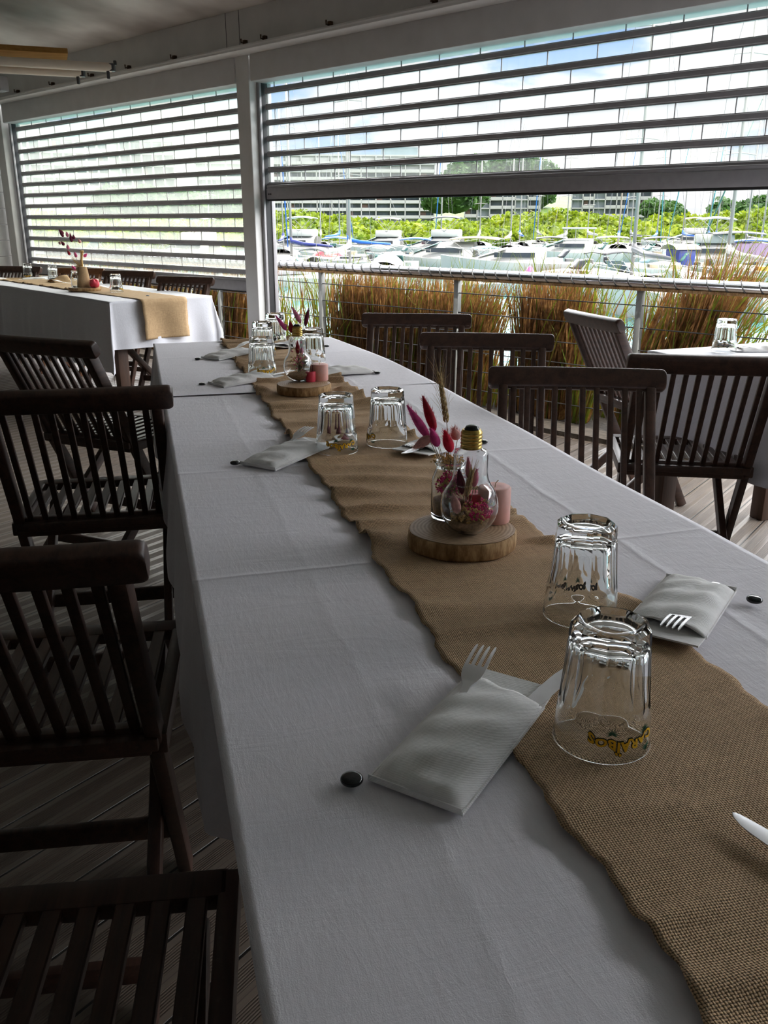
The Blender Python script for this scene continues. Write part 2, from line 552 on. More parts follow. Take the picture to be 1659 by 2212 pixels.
# ------------------------------------------------------------------ mesh building
class MB:
    def __init__(s):
        s.bm = bmesh.new()

    def merge(s, b):
        me = bpy.data.meshes.new('_t')
        b.to_mesh(me)
        b.free()
        s.bm.from_mesh(me)
        bpy.data.meshes.remove(me)
        return s

    def box(s, c, size, rot=None, bev=0.0, seg=2):
        M = Matrix.Translation(Vector(c)) @ (rot.to_4x4() if rot is not None else Matrix.Identity(4)) @ Matrix.Diagonal((size[0], size[1], size[2], 1))
        if bev <= 0:
            bmesh.ops.create_cube(s.bm, size=1.0, matrix=M)
            return s
        b = bmesh.new()
        bmesh.ops.create_cube(b, size=1.0, matrix=M)
        bmesh.ops.bevel(b, geom=b.edges[:], offset=bev, segments=seg, affect='EDGES', profile=0.5, clamp_overlap=True)
        return s.merge(b)

    def bx(s, x0, x1, y0, y1, z0, z1, bev=0.0, seg=2):
        return s.box(((x0 + x1) / 2, (y0 + y1) / 2, (z0 + z1) / 2), (x1 - x0, y1 - y0, z1 - z0), None, bev, seg)

    def beam(s, p0, p1, wx, wy, bev=0.0, side=Vector((1, 0, 0))):
        """box from p0 to p1; wx measured along side, wy along the other"""
        p0, p1 = Vector(p0), Vector(p1)
        z = (p1 - p0)
        L = z.length
        z.normalize()
        x = (side - z * side.dot(z)).normalized()
        y = z.cross(x)
        rot = Matrix((x, y, z)).transposed()
        return s.box((p0 + p1) / 2, (wx, wy, L), rot, bev)

    def tube(s, pts, r, seg=8, cap=True):
        pts = [Vector(p) for p in pts]
        n = len(pts)
        rs = r if isinstance(r, (list, tuple)) else [r] * n
        rings = []
        prev = None
        for i, p in enumerate(pts):
            d = (pts[min(i + 1, n - 1)] - pts[max(i - 1, 0)]).normalized()
            if prev is None:
                a = d.cross(Vector((0, 0, 1)))
                if a.length < 1e-3:
                    a = d.cross(Vector((1, 0, 0)))
                a.normalize()
            else:
                a = (prev - d * prev.dot(d)).normalized()
            prev = a
            b = d.cross(a)
            rings.append([s.bm.verts.new(p + (a * math.cos(2 * PI * k / seg) + b * math.sin(2 * PI * k / seg)) * rs[i]) for k in range(seg)])
        for i in range(n - 1):
            for k in range(seg):
                s.bm.faces.new((rings[i][k], rings[i][(k + 1) % seg], rings[i + 1][(k + 1) % seg], rings[i + 1][k]))
        if cap:
            s.bm.faces.new(rings[0][::-1])
            s.bm.faces.new(rings[-1])
        return s

    def lathe(s, prof, seg=32, c=(0, 0, 0), rfun=None):
        """prof: list of (r,z); r = 0 gives a pole"""
        c = Vector(c)
        rings = []
        for i, (r, z) in enumerate(prof):
            if r <= 1e-6:
                rings.append([s.bm.verts.new(c + Vector((0, 0, z)))])
            else:
                rr = []
                for k in range(seg):
                    a = 2 * PI * k / seg
                    q = rfun(i, r, z, a) if rfun else r
                    rr.append(s.bm.verts.new(c + Vector((q * math.cos(a), q * math.sin(a), z))))
                rings.append(rr)
        for a, b in zip(rings, rings[1:]):
            if len(a) == 1 and len(b) == 1:
                continue
            for k in range(seg):
                k2 = (k + 1) % seg
                if len(a) == 1:
                    s.bm.faces.new((a[0], b[k2], b[k]))
                elif len(b) == 1:
                    s.bm.faces.new((a[k], a[k2], b[0]))
                else:
                    s.bm.faces.new((a[k], a[k2], b[k2], b[k]))
        return s

    def grid(s, fn, nu, nv, closed_u=False):
        vs = [[s.bm.verts.new(fn(i / (nu if closed_u else nu), j / nv)) for j in range(nv + 1)] for i in range(nu if closed_u else nu + 1)]
        m = len(vs)
        for i in range(m if closed_u else m - 1):
            for j in range(nv):
                i2 = (i + 1) % m
                s.bm.faces.new((vs[i][j], vs[i2][j], vs[i2][j + 1], vs[i][j + 1]))
        return s

    def quad(s, *p):
        s.bm.faces.new([s.bm.verts.new(Vector(q)) for q in p])
        return s

    def prism(s, poly, z0, z1):
        """poly: (x,y) outline extruded from z0 to z1"""
        a = [s.bm.verts.new((x, y, z0)) for x, y in poly]
        b = [s.bm.verts.new((x, y, z1)) for x, y in poly]
        s.bm.faces.new(a[::-1])
        s.bm.faces.new(b)
        n = len(a)
        for i in range(n):
            s.bm.faces.new((a[i], a[(i + 1) % n], b[(i + 1) % n], b[i]))
        return s

    def blade(s, pts, w, side, curl=0.0):
        """thin leaf: pts centre line, w widths, side direction"""
        side = Vector(side)
        prev = None
        for p, ww in zip(pts, w):
            p = Vector(p)
            cur = (s.bm.verts.new(p - side * ww / 2), s.bm.verts.new(p + side * ww / 2)) if ww > 1e-5 else (s.bm.verts.new(p),)
            if prev:
                if len(prev) == 2 and len(cur) == 2:
                    s.bm.faces.new((prev[0], prev[1], cur[1], cur[0]))
                elif len(prev) == 2:
                    s.bm.faces.new((prev[0], prev[1], cur[0]))
            prev = cur
        return s

    def ribbon(s, pts, w, side, th):
        """flat bar of thickness th following pts with widths w"""
        side = Vector(side).normalized()
        pts = [Vector(p) for p in pts]
        rings = []
        n = len(pts)
        for i, p in enumerate(pts):
            d = (pts[min(i + 1, n - 1)] - pts[max(i - 1, 0)]).normalized()
            up = side.cross(d).normalized()
            hw = w[i] / 2
            rings.append([s.bm.verts.new(p + side * a * hw + up * b * th / 2) for a, b in ((-1, -1), (1, -1), (1, 1), (-1, 1))])
        for a, b in zip(rings, rings[1:]):
            for k in range(4):
                s.bm.faces.new((a[k], a[(k + 1) % 4], b[(k + 1) % 4], b[k]))
        s.bm.faces.new(rings[0][::-1])
        s.bm.faces.new(rings[-1])
        return s

    def transform(s, M):
        bmesh.ops.transform(s.bm, matrix=M, verts=s.bm.verts[:])
        return s

    def build(s, name, material, parent=None, smooth=False, sharp=None, loc=None, rotz=None, keep_normals=False):
        if not keep_normals:
            bmesh.ops.recalc_face_normals(s.bm, faces=s.bm.faces[:])
        me = bpy.data.meshes.new(name)
        s.bm.to_mesh(me)
        s.bm.free()
        if smooth or sharp:
            me.shade_smooth()
            if sharp:
                me.set_sharp_from_angle(angle=R(sharp))
        for mm in (material if isinstance(material, (list, tuple)) else [material]):
            me.materials.append(MATS[mm])
        o = bpy.data.objects.new(name, me)
        COL.objects.link(o)
        if parent is not None:
            o.parent = parent
        if loc is not None:
            o.location = loc
        if rotz is not None:
            o.rotation_euler = (0, 0, rotz)
        return o


def tag(o, label, cat, group=None, kind=None):
    o['label'] = label
    o['category'] = cat
    if group:
        o['group'] = group
    if kind:
        o['kind'] = kind
    return o


def thing(name, label, cat, loc=(0, 0, 0), rotz=0.0, group=None):
    o = bpy.data.objects.new(name, None)
    o.empty_display_size = 0.05
    COL.objects.link(o)
    o.location = loc
    o.rotation_euler = (0, 0, rotz)
    return tag(o, label, cat, group)


def dup(root, loc, rotz, label=None, group=None):
    r = root.copy()
    COL.objects.link(r)
    r.location = loc
    r.rotation_euler = (0, 0, rotz)
    if label:
        r['label'] = label
    if group:
        r['group'] = group
    for ch in list(root.children):
        c = ch.copy()
        COL.objects.link(c)
        c.parent = r
        for g in list(ch.children):
            d = g.copy()
            COL.objects.link(d)
            d.parent = c
    return r


def struct(o, label=None, cat=None):
    o['kind'] = 'structure'
    if label:
        o['label'] = label
        o['category'] = cat or o.name.split('_')[0]
    return o


# ------------------------------------------------------------------ setting: floor, ceiling, beam, posts, side wall
FAZ = R(36.5)          # direction of the deck boards


def poly_obj(name, pts, z0, z1, material, rotz=0.0):
    """level slab from world outline pts; local y runs along rotz"""
    c, s = math.cos(-rotz), math.sin(-rotz)
    m = MB()
    m.prism([(p.x * c - p.y * s, p.x * s + p.y * c) for p in pts], z0, z1)
    return m.build(name, material, rotz=rotz)


def W(x, n, z=0.0):
    return WU * x + WN * n + Vector((0, 0, z))


fl = poly_obj('floor', [W(-9.6, -4.2), W(5.0, -4.2), W(5.0, 4.44), W(-9.6, 4.44)], -0.10, 0.0, 'deck_boards', -FAZ)
struct(fl, 'weathered grey brown deck boards with grooved strips under all tables', 'floor')


def build_ceiling():
    m = MB()
    # canvas sloping up from the window wall, sagging a little
    def f(u, v):
        x = -9.4 + 14.4 * u
        n = 4.05 - 8.0 * v
        z = 2.50 + (4.05 - n) * 0.17 - 0.05 * math.sin(PI * ((x * 0.55) % 1.0)) * math.sin(PI * min(1, v * 1.2))
        return (x, n, z)
    m.grid(f, 72, 30)
    o = m.build('ceiling', 'canvas', rotz=WROT, smooth=True)
    struct(o, 'grey white canvas ceiling sloping up from the window beam', 'ceiling')


build_ceiling()

m = MB()
m.bx(-9.3, 5.0, 3.93, 4.06, 2.29, 2.52, 0.004)
beam = m.build('trim_1', 'paint_white', rotz=WROT)
struct(beam, 'white beam running along the top of the window wall', 'beam')
m = MB()
m.bx(-9.3, 5.0, 3.86, 4.02, 2.268, 2.29, 0.004)
m.tube([(-9.3, 3.868, 2.288), (5.0, 3.868, 2.288)], 0.012, 8)
m.build('beam_lip', 'paint_white', beam, sharp=40)
for i, x in enumerate((-8.2, -7.55, -6.9, -6.35, -5.75, -4.95, -4.75, -4.15, -3.35, -2.6)):
    m = MB()
    m.bx(x - 0.012, x + 0.012, 3.905, 3.93, 2.31, 2.335, 0.002)
    m.tube([(x, 3.905, 2.32), (x, 3.885, 2.315), (x, 3.885, 2.338)], 0.005, 6)
    m.build('hook', 'rust', beam, sharp=40)
for x in (-5.16, -5.02):
    m = MB()
    m.bx(x - 0.002, x + 0.002, 3.9285, 3.931, 2.29, 2.52)
    m.build('joint', 'alu_dark', beam)

for nm, x0, x1, lab in (('trim_2', -5.16, -5.022, 'white square post standing between the two shuttered bays'),
                        ('trim_3', -8.93, -8.785, 'wide white post at the far end of the milky shutter'),
                        ('trim_4', 0.35, 0.49, 'white post beyond the open bay, outside the view')):
    m = MB()
    m.bx(x0, x1, 3.99, 4.12, 0.0, 2.29, 0.006)
    o = m.build(nm, 'paint_white', rotz=WROT)
    struct(o, lab, 'post')
    m = MB()
    m.bx(x0 + 0.03, x1 - 0.03, 4.118, 4.16, 0.0, 2.29, 0.002)
    m.build('guide_backing', 'alu', o)

# wall of pale boards closing the terrace beyond the wide post
m = MB()
for k in range(27):
    m.box((-8.97, 0.0, 0.075 + k * 0.15), (0.03, 8.1, 0.146), None, 0.004)
wl = m.build('wall_left', 'paint_white', rotz=WROT)
struct(wl, 'pale grey boarded wall closing the terrace beyond the wide post', 'wall')
for nm, x0, x1, n0, n1, lab in (('wall_back', -9.6, 5.1, -4.3, -4.15, 'dark wall closing the room behind the viewer'),
                                ('wall_far', -9.7, -9.1, -4.3, 4.2, 'dark wall of the room behind the boarded wall'),
                                ('wall_right', 4.95, 5.1, -4.3, 4.2, 'dark side wall of the room outside the view')):
    m = MB()
    m.bx(x0, x1, n0, n1, 0, 4.2)
    struct(m.build(nm, 'wall_dark', rotz=WROT), lab, 'wall')

# ------------------------------------------------------------------ roller shutters
ZS = 2.059
DZ = 0.0985


def shutter(label, x0, x1, rows, bar, milky, guide_x):
    t = thing('roller_shutter', label, 'shutter', W((x0 + x1) / 2, 4.1, 0), WROT)
    off = (x0 + x1) / 2
    a, b = x0 - off, x1 - off
    m = MB()
    m.bx(a - 0.02, b, -0.115, 0.10, 2.105, 2.272, 0.012)
    m.build('housing', 'paint_box', t, sharp=40)
    slats = MB()
    panes = MB()
    for k in range(rows):
        z = ZS - k * DZ
        slats.bx(a, b, -0.010, 0.010, z - 0.013, z + 0.013, 0.003, 1)
        slats.bx(a, b, -0.004, 0.012, z - 0.019, z + 0.017)
    L = 0.2853
    for k in range(-1, rows):
        z1 = ZS - k * DZ - 0.019
        z0 = ZS - (k + 1) * DZ + 0.017
        if k == rows - 1:
            z0 = bar[1] - 0.004
        if k == -1:
            z1 = 2.12
        ph = 0.0 if k % 2 == 0 else L / 2
        x = a + ((-(x0) + ph + (0.03 if milky else 0.10)) % L) - L
        while x < b:
            xa, xb = max(x + 0.003, a), min(x + L - 0.003, b)
            if xb - xa > 0.01:
                panes.bx(xa, xb, -0.003, 0.001, z0, z1)
            if a < x < b:
                slats.bx(x - 0.0022, x + 0.0022, -0.004, 0.002, z0, z1)
            x += L
    slats.build('slats', 'alu', t, sharp=40)
    panes.build('panes', 'pane_milky' if milky else 'pane_clear', t)
    m = MB()
    m.bx(a, b, -0.03, 0.02, bar[0] + 0.006, bar[1] - 0.02, 0.006)
    m.bx(a, b, -0.024, 0.016, bar[1] - 0.02, bar[1], 0.003)
    bb = m.build('bottom_bar', 'alu', t, sharp=40)
    m = MB()
    m.bx(a, b, -0.022, 0.012, bar[0] - 0.006, bar[0] + 0.008, 0.002)
    m.build('rubber_seal', 'rubber', bb, sharp=40)
    for gx in guide_x:
        g = gx - off
        m = MB()
        sg = 1 if gx == guide_x[0] else -1
        m.bx(g - 0.016, g + 0.016, 0.018, 0.05, 0.0, 2.11, 0.003)
        m.bx(g - 0.016, g + 0.010, -0.05, -0.03, 0.0, 2.11, 0.003)
        m.bx(g - sg * 0.016 - 0.004, g - sg * 0.016 + 0.004, -0.03, 0.018, 0.0, 2.11)
        m.build('guide_rail', 'alu', t, sharp=40)
        m = MB()
        m.bx(g + sg * 0.004 - 0.005, g + sg * 0.004 + 0.005, -0.028, 0.016, 0.0, 2.11)
        m.build('brush_strip', 'rubber', t)
    for k, s in ((0, 0.03), (1, 0.05)):
        m = MB()
        m.tube([(a + s, -0.036, (bar[0] + bar[1]) / 2 - 0.01), (a + s, -0.028, (bar[0] + bar[1]) / 2 - 0.01)], 0.005, 8)
        m.build('bolt', 'alu_dark', bb, sharp=40)
    return t


shutter('clear paned roller shutter, half raised above the open view of the marina', -4.985, 0.35, 7, (1.368, 1.466), False, (-5.004, 0.335))
shutter('milky paned roller shutter lowered behind the long white table', -8.715, -5.17, 13, (0.735, 0.835), True, (-8.75, -5.18))

# awning arms and the wooden board under the ceiling
for i, (px, py, lab) in enumerate(((240, 146, 'upper cream awning arm with black end clamp below the canvas'), (175, 158, 'lower cream awning arm, shorter, below the upper one'))):
    P = onY(px, py, 6.79 if i == 0 else 6.95)
    d = Vector((-0.93, -0.36, 0.0))
    t = thing('awning_arm', lab, 'awning arm', P, 0, 'awning arms')
    m = MB()
    m.tube([(0, 0, 0), d * 2.4], 0.030, 14)
    m.build('tube', 'awning_cream', t, sharp=40)
    m = MB()
    m.box((0.0, 0, 0), (0.05, 0.05, 0.05), None, 0.006)
    m.box((-0.02, -0.015, -0.045), (0.02, 0.02, 0.06), None, 0.004)
    m.box((0.03, 0.0, 0.03), (0.02, 0.02, 0.03), None, 0.004)
    m.build('clamp', 'alu_dark', t, sharp=40)
P = onY(118, 119, 6.75)
t = tag(MB().beam(Vector((0.02, 0.2, 0.02)), Vector((-1.9, -0.50, 0.02)), 0.5, 0.035, 0.004, Vector((0, 1, 0))).build('wood_board', 'wood_orange', loc=P), 'varnished orange wooden board tucked above the cream awning arms', 'board')
m = MB()
m.box((0, 0, 0), (0.13, 0.08, 0.12), None, 0.01)
m.box((0.03, -0.045, 0.0), (0.04, 0.02, 0.05), None, 0.004)
tag(m.build('bracket', 'alu', loc=onY(2, 182, 8.3), rotz=WROT, sharp=40), 'grey metal bracket bolted to the beam beneath the awning arms', 'bracket')


# ------------------------------------------------------------------ teak folding chairs
KL = 0.50


def py_post(z):
    return -0.30 + (0.85 - z) * KL


def make_chair(label, material='teak'):
    t = thing('folding_chair', label, 'chair', (0, 0, 0), 0, 'slatted folding chairs')
    lean = Vector((0, -KL, 1)).normalized()
    # top rail, slightly bowed, rounded ends
    m = MB()
    hw = 0.2375
    half = [0.0, 0.06, 0.12, 0.17, 0.20, 0.22, 0.226, 0.2305, 0.2345, 0.2368, 0.2375]
    xs_ = [-q for q in half[:0:-1]] + half
    N = len(xs_) - 1
    def prof(i):
        x = xs_[i]
        e = min(1.0, (hw - abs(x)) / 0.014)
        k = 0.62 + 0.38 * math.sqrt(max(0, 1 - (1 - e) ** 2))
        y = py_post(0.82) - 0.012 + 0.010 * (x / hw) ** 2
        return x, y, k
    rings = []
    for i in range(N + 1):
        x, y, k = prof(i)
        c = Vector((x, y, 0.8205))
        up = lean
        fw = Vector((0, up.z, -up.y))
        ring = []
        for a in range(16):
            th = 2 * PI * a / 16
            cx = math.copysign(abs(math.cos(th)) ** 0.45, math.cos(th)) * 0.0165
            cz = math.copysign(abs(math.sin(th)) ** 0.45, math.sin(th)) * 0.0305 * k
            ring.append(m.bm.verts.new(c + fw * cx + up * cz))
        rings.append(ring)
    for a, b in zip(rings, rings[1:]):
        for q in range(16):
            m.bm.faces.new((a[q], a[(q + 1) % 16], b[(q + 1) % 16], b[q]))
    m.bm.faces.new(rings[0][::-1])
    m.bm.faces.new(rings[-1])
    m.build('top_rail', material, t, sharp=50)
    m = MB()
    for k in range(10):
        x = -0.168 + 0.336 * k / 9
        m.beam((x, py_post(0.46), 0.46), (x, py_post(0.80), 0.80), 0.0155, 0.012, 0.002)
    m.build('back_slats', material, t, sharp=40)
    m = MB()
    m.beam((-0.19, py_post(0.455), 0.445), (0.19, py_post(0.455), 0.445), 0.055, 0.022, 0.004, Vector((0, 0, 1)))
    m.build('lower_rail', material, t, sharp=40)
    for s in (-1, 1):
        m = MB()
        m.beam((s * 0.197, py_post(0.0), 0.0), (s * 0.197, py_post(0.80), 0.80), 0.026, 0.042, 0.005)
        m.build('leg', material, t, sharp=40)
        m = MB()
        m.beam((s * 0.168, -0.25, 0.0), (s * 0.168, 0.26, 0.425), 0.024, 0.040, 0.005)
        m.build('leg', material, t, sharp=40)
    m = MB()
    m.beam((-0.16, -0.20, 0.075), (0.16, -0.20, 0.075), 0.04, 0.02, 0.004, Vector((0, 0, 1)))
    m.build('stretcher', material, t, sharp=40)
    m = MB()
    m.beam((-0.19, py_post(0.16), 0.16), (0.19, py_post(0.16), 0.16), 0.04, 0.02, 0.004, Vector((0, 0, 1)))
    m.build('stretcher', material, t, sharp=40)
    m = MB()
    for s in (-1, 1):
        m.bx(s * 0.205 - 0.013, s * 0.205 + 0.013, -0.12, 0.30, 0.425, 0.462, 0.004)
    m.bx(-0.205, 0.205, 0.255, 0.302, 0.438, 0.462, 0.004)
    m.bx(-0.205, 0.205, -0.135, -0.095, 0.438, 0.462, 0.004)
    for k in range(9):
        x = -0.168 + 0.336 * k / 8
        m.bx(x - 0.012, x + 0.012, -0.11, 0.26, 0.446, 0.460, 0.002, 1)
    m.build('seat', material, t, sharp=40)
    return t


def chair_at(proto, px, py, facing, end, label, z=0.85, group='slatted folding chairs', first=False, L=0.475):
    """place by the end of the top rail seen at px,py"""
    p = onz(px, py, z)
    f = R(facing)
    fwd = Vector((math.sin(f), math.cos(f), 0))
    rt = Vector((math.cos(f), -math.sin(f), 0))
    c = p + rt * (L / 2 if end == 'L' else -L / 2)
    o = Vector((c.x, c.y, 0)) + fwd * 0.30
    if first:
        proto.location, proto.rotation_euler = o, (0, 0, -f)
        return proto
    return dup(proto, o, -f, label, group)


CH = make_chair('dark teak slatted chair nearest the viewer with worn reddish rail corner')
chair_at(CH, 312, 1172, -8, 'R', None, first=True)
chair_at(CH, 371, 833, -11, 'R', 'dark teak slatted chair beside the cloth, second back from the viewer')
chair_at(CH, 200, 738, 24, 'R', 'dark teak slatted chair turned towards the back table, its slats lit brownish')
chair_at(CH, 1438, 798, 187, 'L', 'dark teak slatted chair opposite the lamp bulb vase with its wide rail fully visible')
chair_at(CH, 1197, 722, 187, 'L', 'dark teak slatted chair, middle of the three along the water side')
chair_at(CH, 1019, 679, 187, 'L', 'dark teak slatted chair, farthest of the three along the water side')
chair_at(CH, 1357, 764, 9, 'L', 'dark teak slatted chair pushed up to the window table, seat and crossed legs showing')
chair_at(CH, 1338, 690, 74, 'R', 'teak slatted chair seen edge on against the water beside the window table')
# the chair whose seat alone shows in the lower corner
f = R(-7)
o0 = Vector((-0.36, 0.565, 0))
dup(CH, o0, -f, 'dark teak slatted seat in the deep shade under the table edge', 'slatted folding chairs')
dup(CH, Vector((1.49, 2.42, 0)), -R(35), 'dark teak chair cut by the picture edge, only its seat corner and leg showing', 'slatted folding chairs')
# chairs between the back table and the shutter
CB = chair_at(CH, 463, 599, 200.7, 'L', 'dark slatted chair behind the back table, nearest the white post')
chair_at(CH, 335, 586, 196.7, 'L', 'dark slatted chair behind the back table, second from the white post')
CR = make_chair('reddish brown slatted chair behind the vase of tall dried flowers', 'teak_red')
chair_at(CR, 226, 580, 198, 'L', None, first=True)
chair_at(CH, 90, 576, 198, 'L', 'dark slatted chair behind the back table in front of the wide post')


# ------------------------------------------------------------------ tables, cloths, runners
def table(label, x0, x1, y0, y1, loc, rotz):
    t = thing('dining_table', label, 'table', loc, rotz)
    m = MB()
    m.bx(x0 + 0.012, x1 - 0.012, y0 + 0.012, y1 - 0.012, 0.712, 0.742, 0.006)
    m.build('tabletop', 'table_wood', t, sharp=40)
    m = MB()
    m.bx(x0 + 0.07, x1 - 0.07, y0 + 0.07, y1 - 0.07, 0.64, 0.711)
    m.build('apron', 'table_wood', t)
    for x in (x0 + 0.08, x1 - 0.08):
        for y in (y0 + 0.08, y1 - 0.08):
            m = MB()
            m.bx(x - 0.035, x + 0.035, y - 0.035, y + 0.035, 0.0, 0.66, 0.004)
            m.build('leg', 'table_wood', t, sharp=40)
    return t


def cloth(name, label, x0, x1, y0, y1, drops, material, loc, rotz, nu=60, nv=90, fold=0.012, tuck=None, rr=0.02, seed=1, taper=None):
    """drops: xneg, xpos, yneg, ypos overhang lengths"""
    rnd = random.Random(seed)
    ph = [rnd.uniform(0, 6.28) for _ in range(8)]
    zt = 0.75
    us = []
    def axis(a, b, dn, dp, n):
        L = []
        if dn > 0:
            k = max(8, int(dn / 0.02))
            L += [a - dn + dn * i / k for i in range(k)]
        L += [a + (b - a) * i / n for i in range(n + 1)]
        if dp > 0:
            k = max(8, int(dp / 0.02))
            L += [b + dp * (i + 1) / k for i in range(k)]
        return L
    xs = axis(x0, x1, drops[0], drops[1], nu)
    ys = axis(y0, y1, drops[2], drops[3], nv)
    m = MB()
    def pt(u, v):
        xa, xb = x0, x1
        if taper:
            xb = x1 - taper * max(0, (v - y0) / (y1 - y0)) ** 2
            if u > x1:
                u = xb + (u - x1)
            else:
                u = x0 + (u - x0) * (xb - x0) / (x1 - x0) if u > x0 else u
        cu, cv = min(max(u, xa), xb), min(max(v, y0), y1)
        ou, ov = u - cu, v - cv
        d = math.hypot(ou, ov)
        wz = 0.0012 * math.sin(7 * u + ph[0] + 2.1 * math.sin(3 * v + ph[1])) + 0.0010 * math.sin(9 * v + ph[2] + 1.7 * math.sin(5 * u))
        if d < 1e-6:
            return (u, v, zt + wz)
        dx, dy = ou / d, ov / d
        a = min(d / rr, PI / 2)
        hor = rr * math.sin(a)
        ver = rr * (1 - math.cos(a)) + max(0.0, d - rr * PI / 2)
        w = min(1.0, max(0.0, (d - 0.03) / 0.22))
        s = cv if abs(ou) > abs(ov) else cu
        rip = fold * w * (math.sin(s * 17 + ph[3] + 1.3 * math.sin(s * 5 + ph[4])) + 0.6 * math.sin(s * 31 + ph[5])) + 0.02 * w
        if min(abs(ou), abs(ov)) > 0.01:
            rip += 0.03 * w * math.sin(2 * math.atan2(abs(ov), abs(ou)))
        if tuck:
            rip += tuck(cu, cv, ou, ov) * w
        hor += rip
        return (cu + dx * hor - dx * rr, cv + dy * hor - dy * rr, zt + wz - ver)
    vs = [[m.bm.verts.new(pt(u, v)) for v in ys] for u in xs]
    for i in range(len(xs) - 1):
        for j in range(len(ys) - 1):
            m.bm.faces.new((vs[i][j], vs[i + 1][j], vs[i + 1][j + 1], vs[i][j + 1]))
    o = m.build(name, material, smooth=True, loc=loc, rotz=rotz)
    return tag(o, label, 'tablecloth')


def runner(label, x0, x1, y0, y1, loc, rotz, material, amp, end_drop=0.0, near_drop=0.0, z=0.7530, seed=3, nv=420, nu=22, kink=1.0, flats=()):
    rnd = random.Random(seed)
    bumps = []
    y = y0
    while y < y1 + end_drop:
        A = amp(y)
        bumps.append((y, A * rnd.uniform(0.45, 1.0), rnd.uniform(0.010, 0.022), rnd.uniform(-0.35, 0.35), rnd.uniform(0, 6.28), rnd.uniform(-0.2, 1.0)))
        y += rnd.uniform(0.045, 0.10)
    def h(x, yy):
        q = 0.0
        for (c, A, wd, sk, ph, tilt) in bumps:
            dy = yy - c - sk * (x - (x0 + x1) / 2)
            if abs(dy) < 3 * wd:
                e = (x - x0) / (x1 - x0)
                q += A * math.exp(-(dy / wd) ** 2) * (0.45 + 0.55 * (abs(2 * e - 1)) ** 1.5) * (0.7 + 0.3 * math.sin(9 * e + ph))
        for fx, fy, fr in flats:
            dd = math.hypot(x - fx, yy - fy)
            if dd < fr + 0.035:
                k = max(0.0, (dd - fr) / 0.035)
                q *= k * k * (3 - 2 * k)
        return q
    m = MB()
    tot = y1 - y0 + end_drop + near_drop
    vs = []
    for i in range(nu + 1):
        row = []
        for j in range(nv + 1):
            yy = y0 - near_drop + tot * j / nv
            e = i / nu
            x = x0 + (x1 - x0) * e
            edge = (2 * e - 1)
            x += kink * abs(edge) ** 3 * (0.004 * math.sin(yy * 23 + 1.0) + 0.003 * math.sin(yy * 61 + 2 * e) + 0.0012 * math.sin(yy * 190)) * (1 if edge > 0 else -1)
            hh = h(x, yy)
            zz, yo = z + hh, yy
            if yy > y1:
                d = yy - y1
                r = 0.03
                a = min(d / r, PI / 2)
                yo = y1 + r * math.sin(a) + 0.012 * math.sin(7 * e + 3 * d) * min(1, d * 6) + 0.012
                zz = z - (r * (1 - math.cos(a)) + max(0, d - r * PI / 2))
            row.append(m.bm.verts.new((x, yo, zz)))
        vs.append(row)
    for i in range(nu):
        for j in range(nv):
            m.bm.faces.new((vs[i][j], vs[i + 1][j], vs[i + 1][j + 1], vs[i][j + 1]))
    o = m.build('table_runner', material, smooth=True, loc=loc, rotz=rotz)
    md = o.modifiers.new('thickness', 'SOLIDIFY')
    md.thickness = 0.0012
    md.offset = 1
    # frayed threads along the side edges belong to the runner's own weave
    return tag(o, label, 'table runner')


table('dark wood table under the near white cloth', 0.06, 0.86, -0.30, 2.50, (0, 0, 0), TROT)
table('dark wood table under the far half of the long white cloth', 0.06, 0.79, 2.60, 3.72, (0, 0, 0), TROT)


def tuck_main(cu, cv, ou, ov):
    if ou < 0 and cv < 0.98:
        return -0.10 * min(1.0, (0.98 - cv) / 0.06)
    return 0.0


cloth('tablecloth', 'white cotton cloth with fold creases covering the near long table', 0.036, 0.868, -0.32, 2.56, (0.30, 0.30, 0.0, 0.0), 'cloth_white', (0, 0, 0), TROT, 80, 260, 0.006, tuck_main, 0.022, 5)
cl2 = cloth('tablecloth', 'white cloth on the far end of the long table beyond the cloth seam', 0.034, 0.866, 2.545, 3.74, (0.30, 0.30, 0.0, 0.30), 'cloth_far', (0, 0, 0.0022), TROT, 80, 110, 0.010, None, 0.020, 9, 0.085)
def amp_main(y):
    if y < 0.55:
        return 0.010
    if y < 1.0:
        return 0.006
    if y < 1.2:
        return 0.012
    return 0.024


# where tumblers, slices and napkin mouths press the burlap flat
FLATS = [(0.400, 0.654, 0.050), (0.511, 0.916, 0.050), (0.389, 1.812, 0.050), (0.512, 1.843, 0.050), (0.35, 2.77, 0.05), (0.38, 3.21, 0.05), (0.493, 3.53, 0.05), (0.562, 3.02, 0.05),
         (0.450, 1.19, 0.085), (0.44, 2.50, 0.082), (0.42, 1.97, 0.03), (0.345, 0.745, 0.05), (0.40, 0.78, 0.03), (0.57, 0.82, 0.05), (0.335, 1.84, 0.045), (0.56, 1.74, 0.05), (0.36, 2.75, 0.04), (0.37, 3.33, 0.04), (0.565, 2.775, 0.04), (0.525, 3.43, 0.04), (0.46, 0.46, 0.05)]
runner('brown burlap runner rippled along the middle of the long table', 0.305, 0.592, -0.30, 3.735, (0, 0, 0), TROT, 'burlap', amp_main, 0.0, 0.0, 0.7545, 11, 900, 36, 1.0, FLATS)

# back table by the milky shutter
BAZ = R(-41.5)
BO = Vector((-1.727, 5.584, 0))
BROT = -(BAZ + PI)            # local y points along az+180 (towards the post), local x across
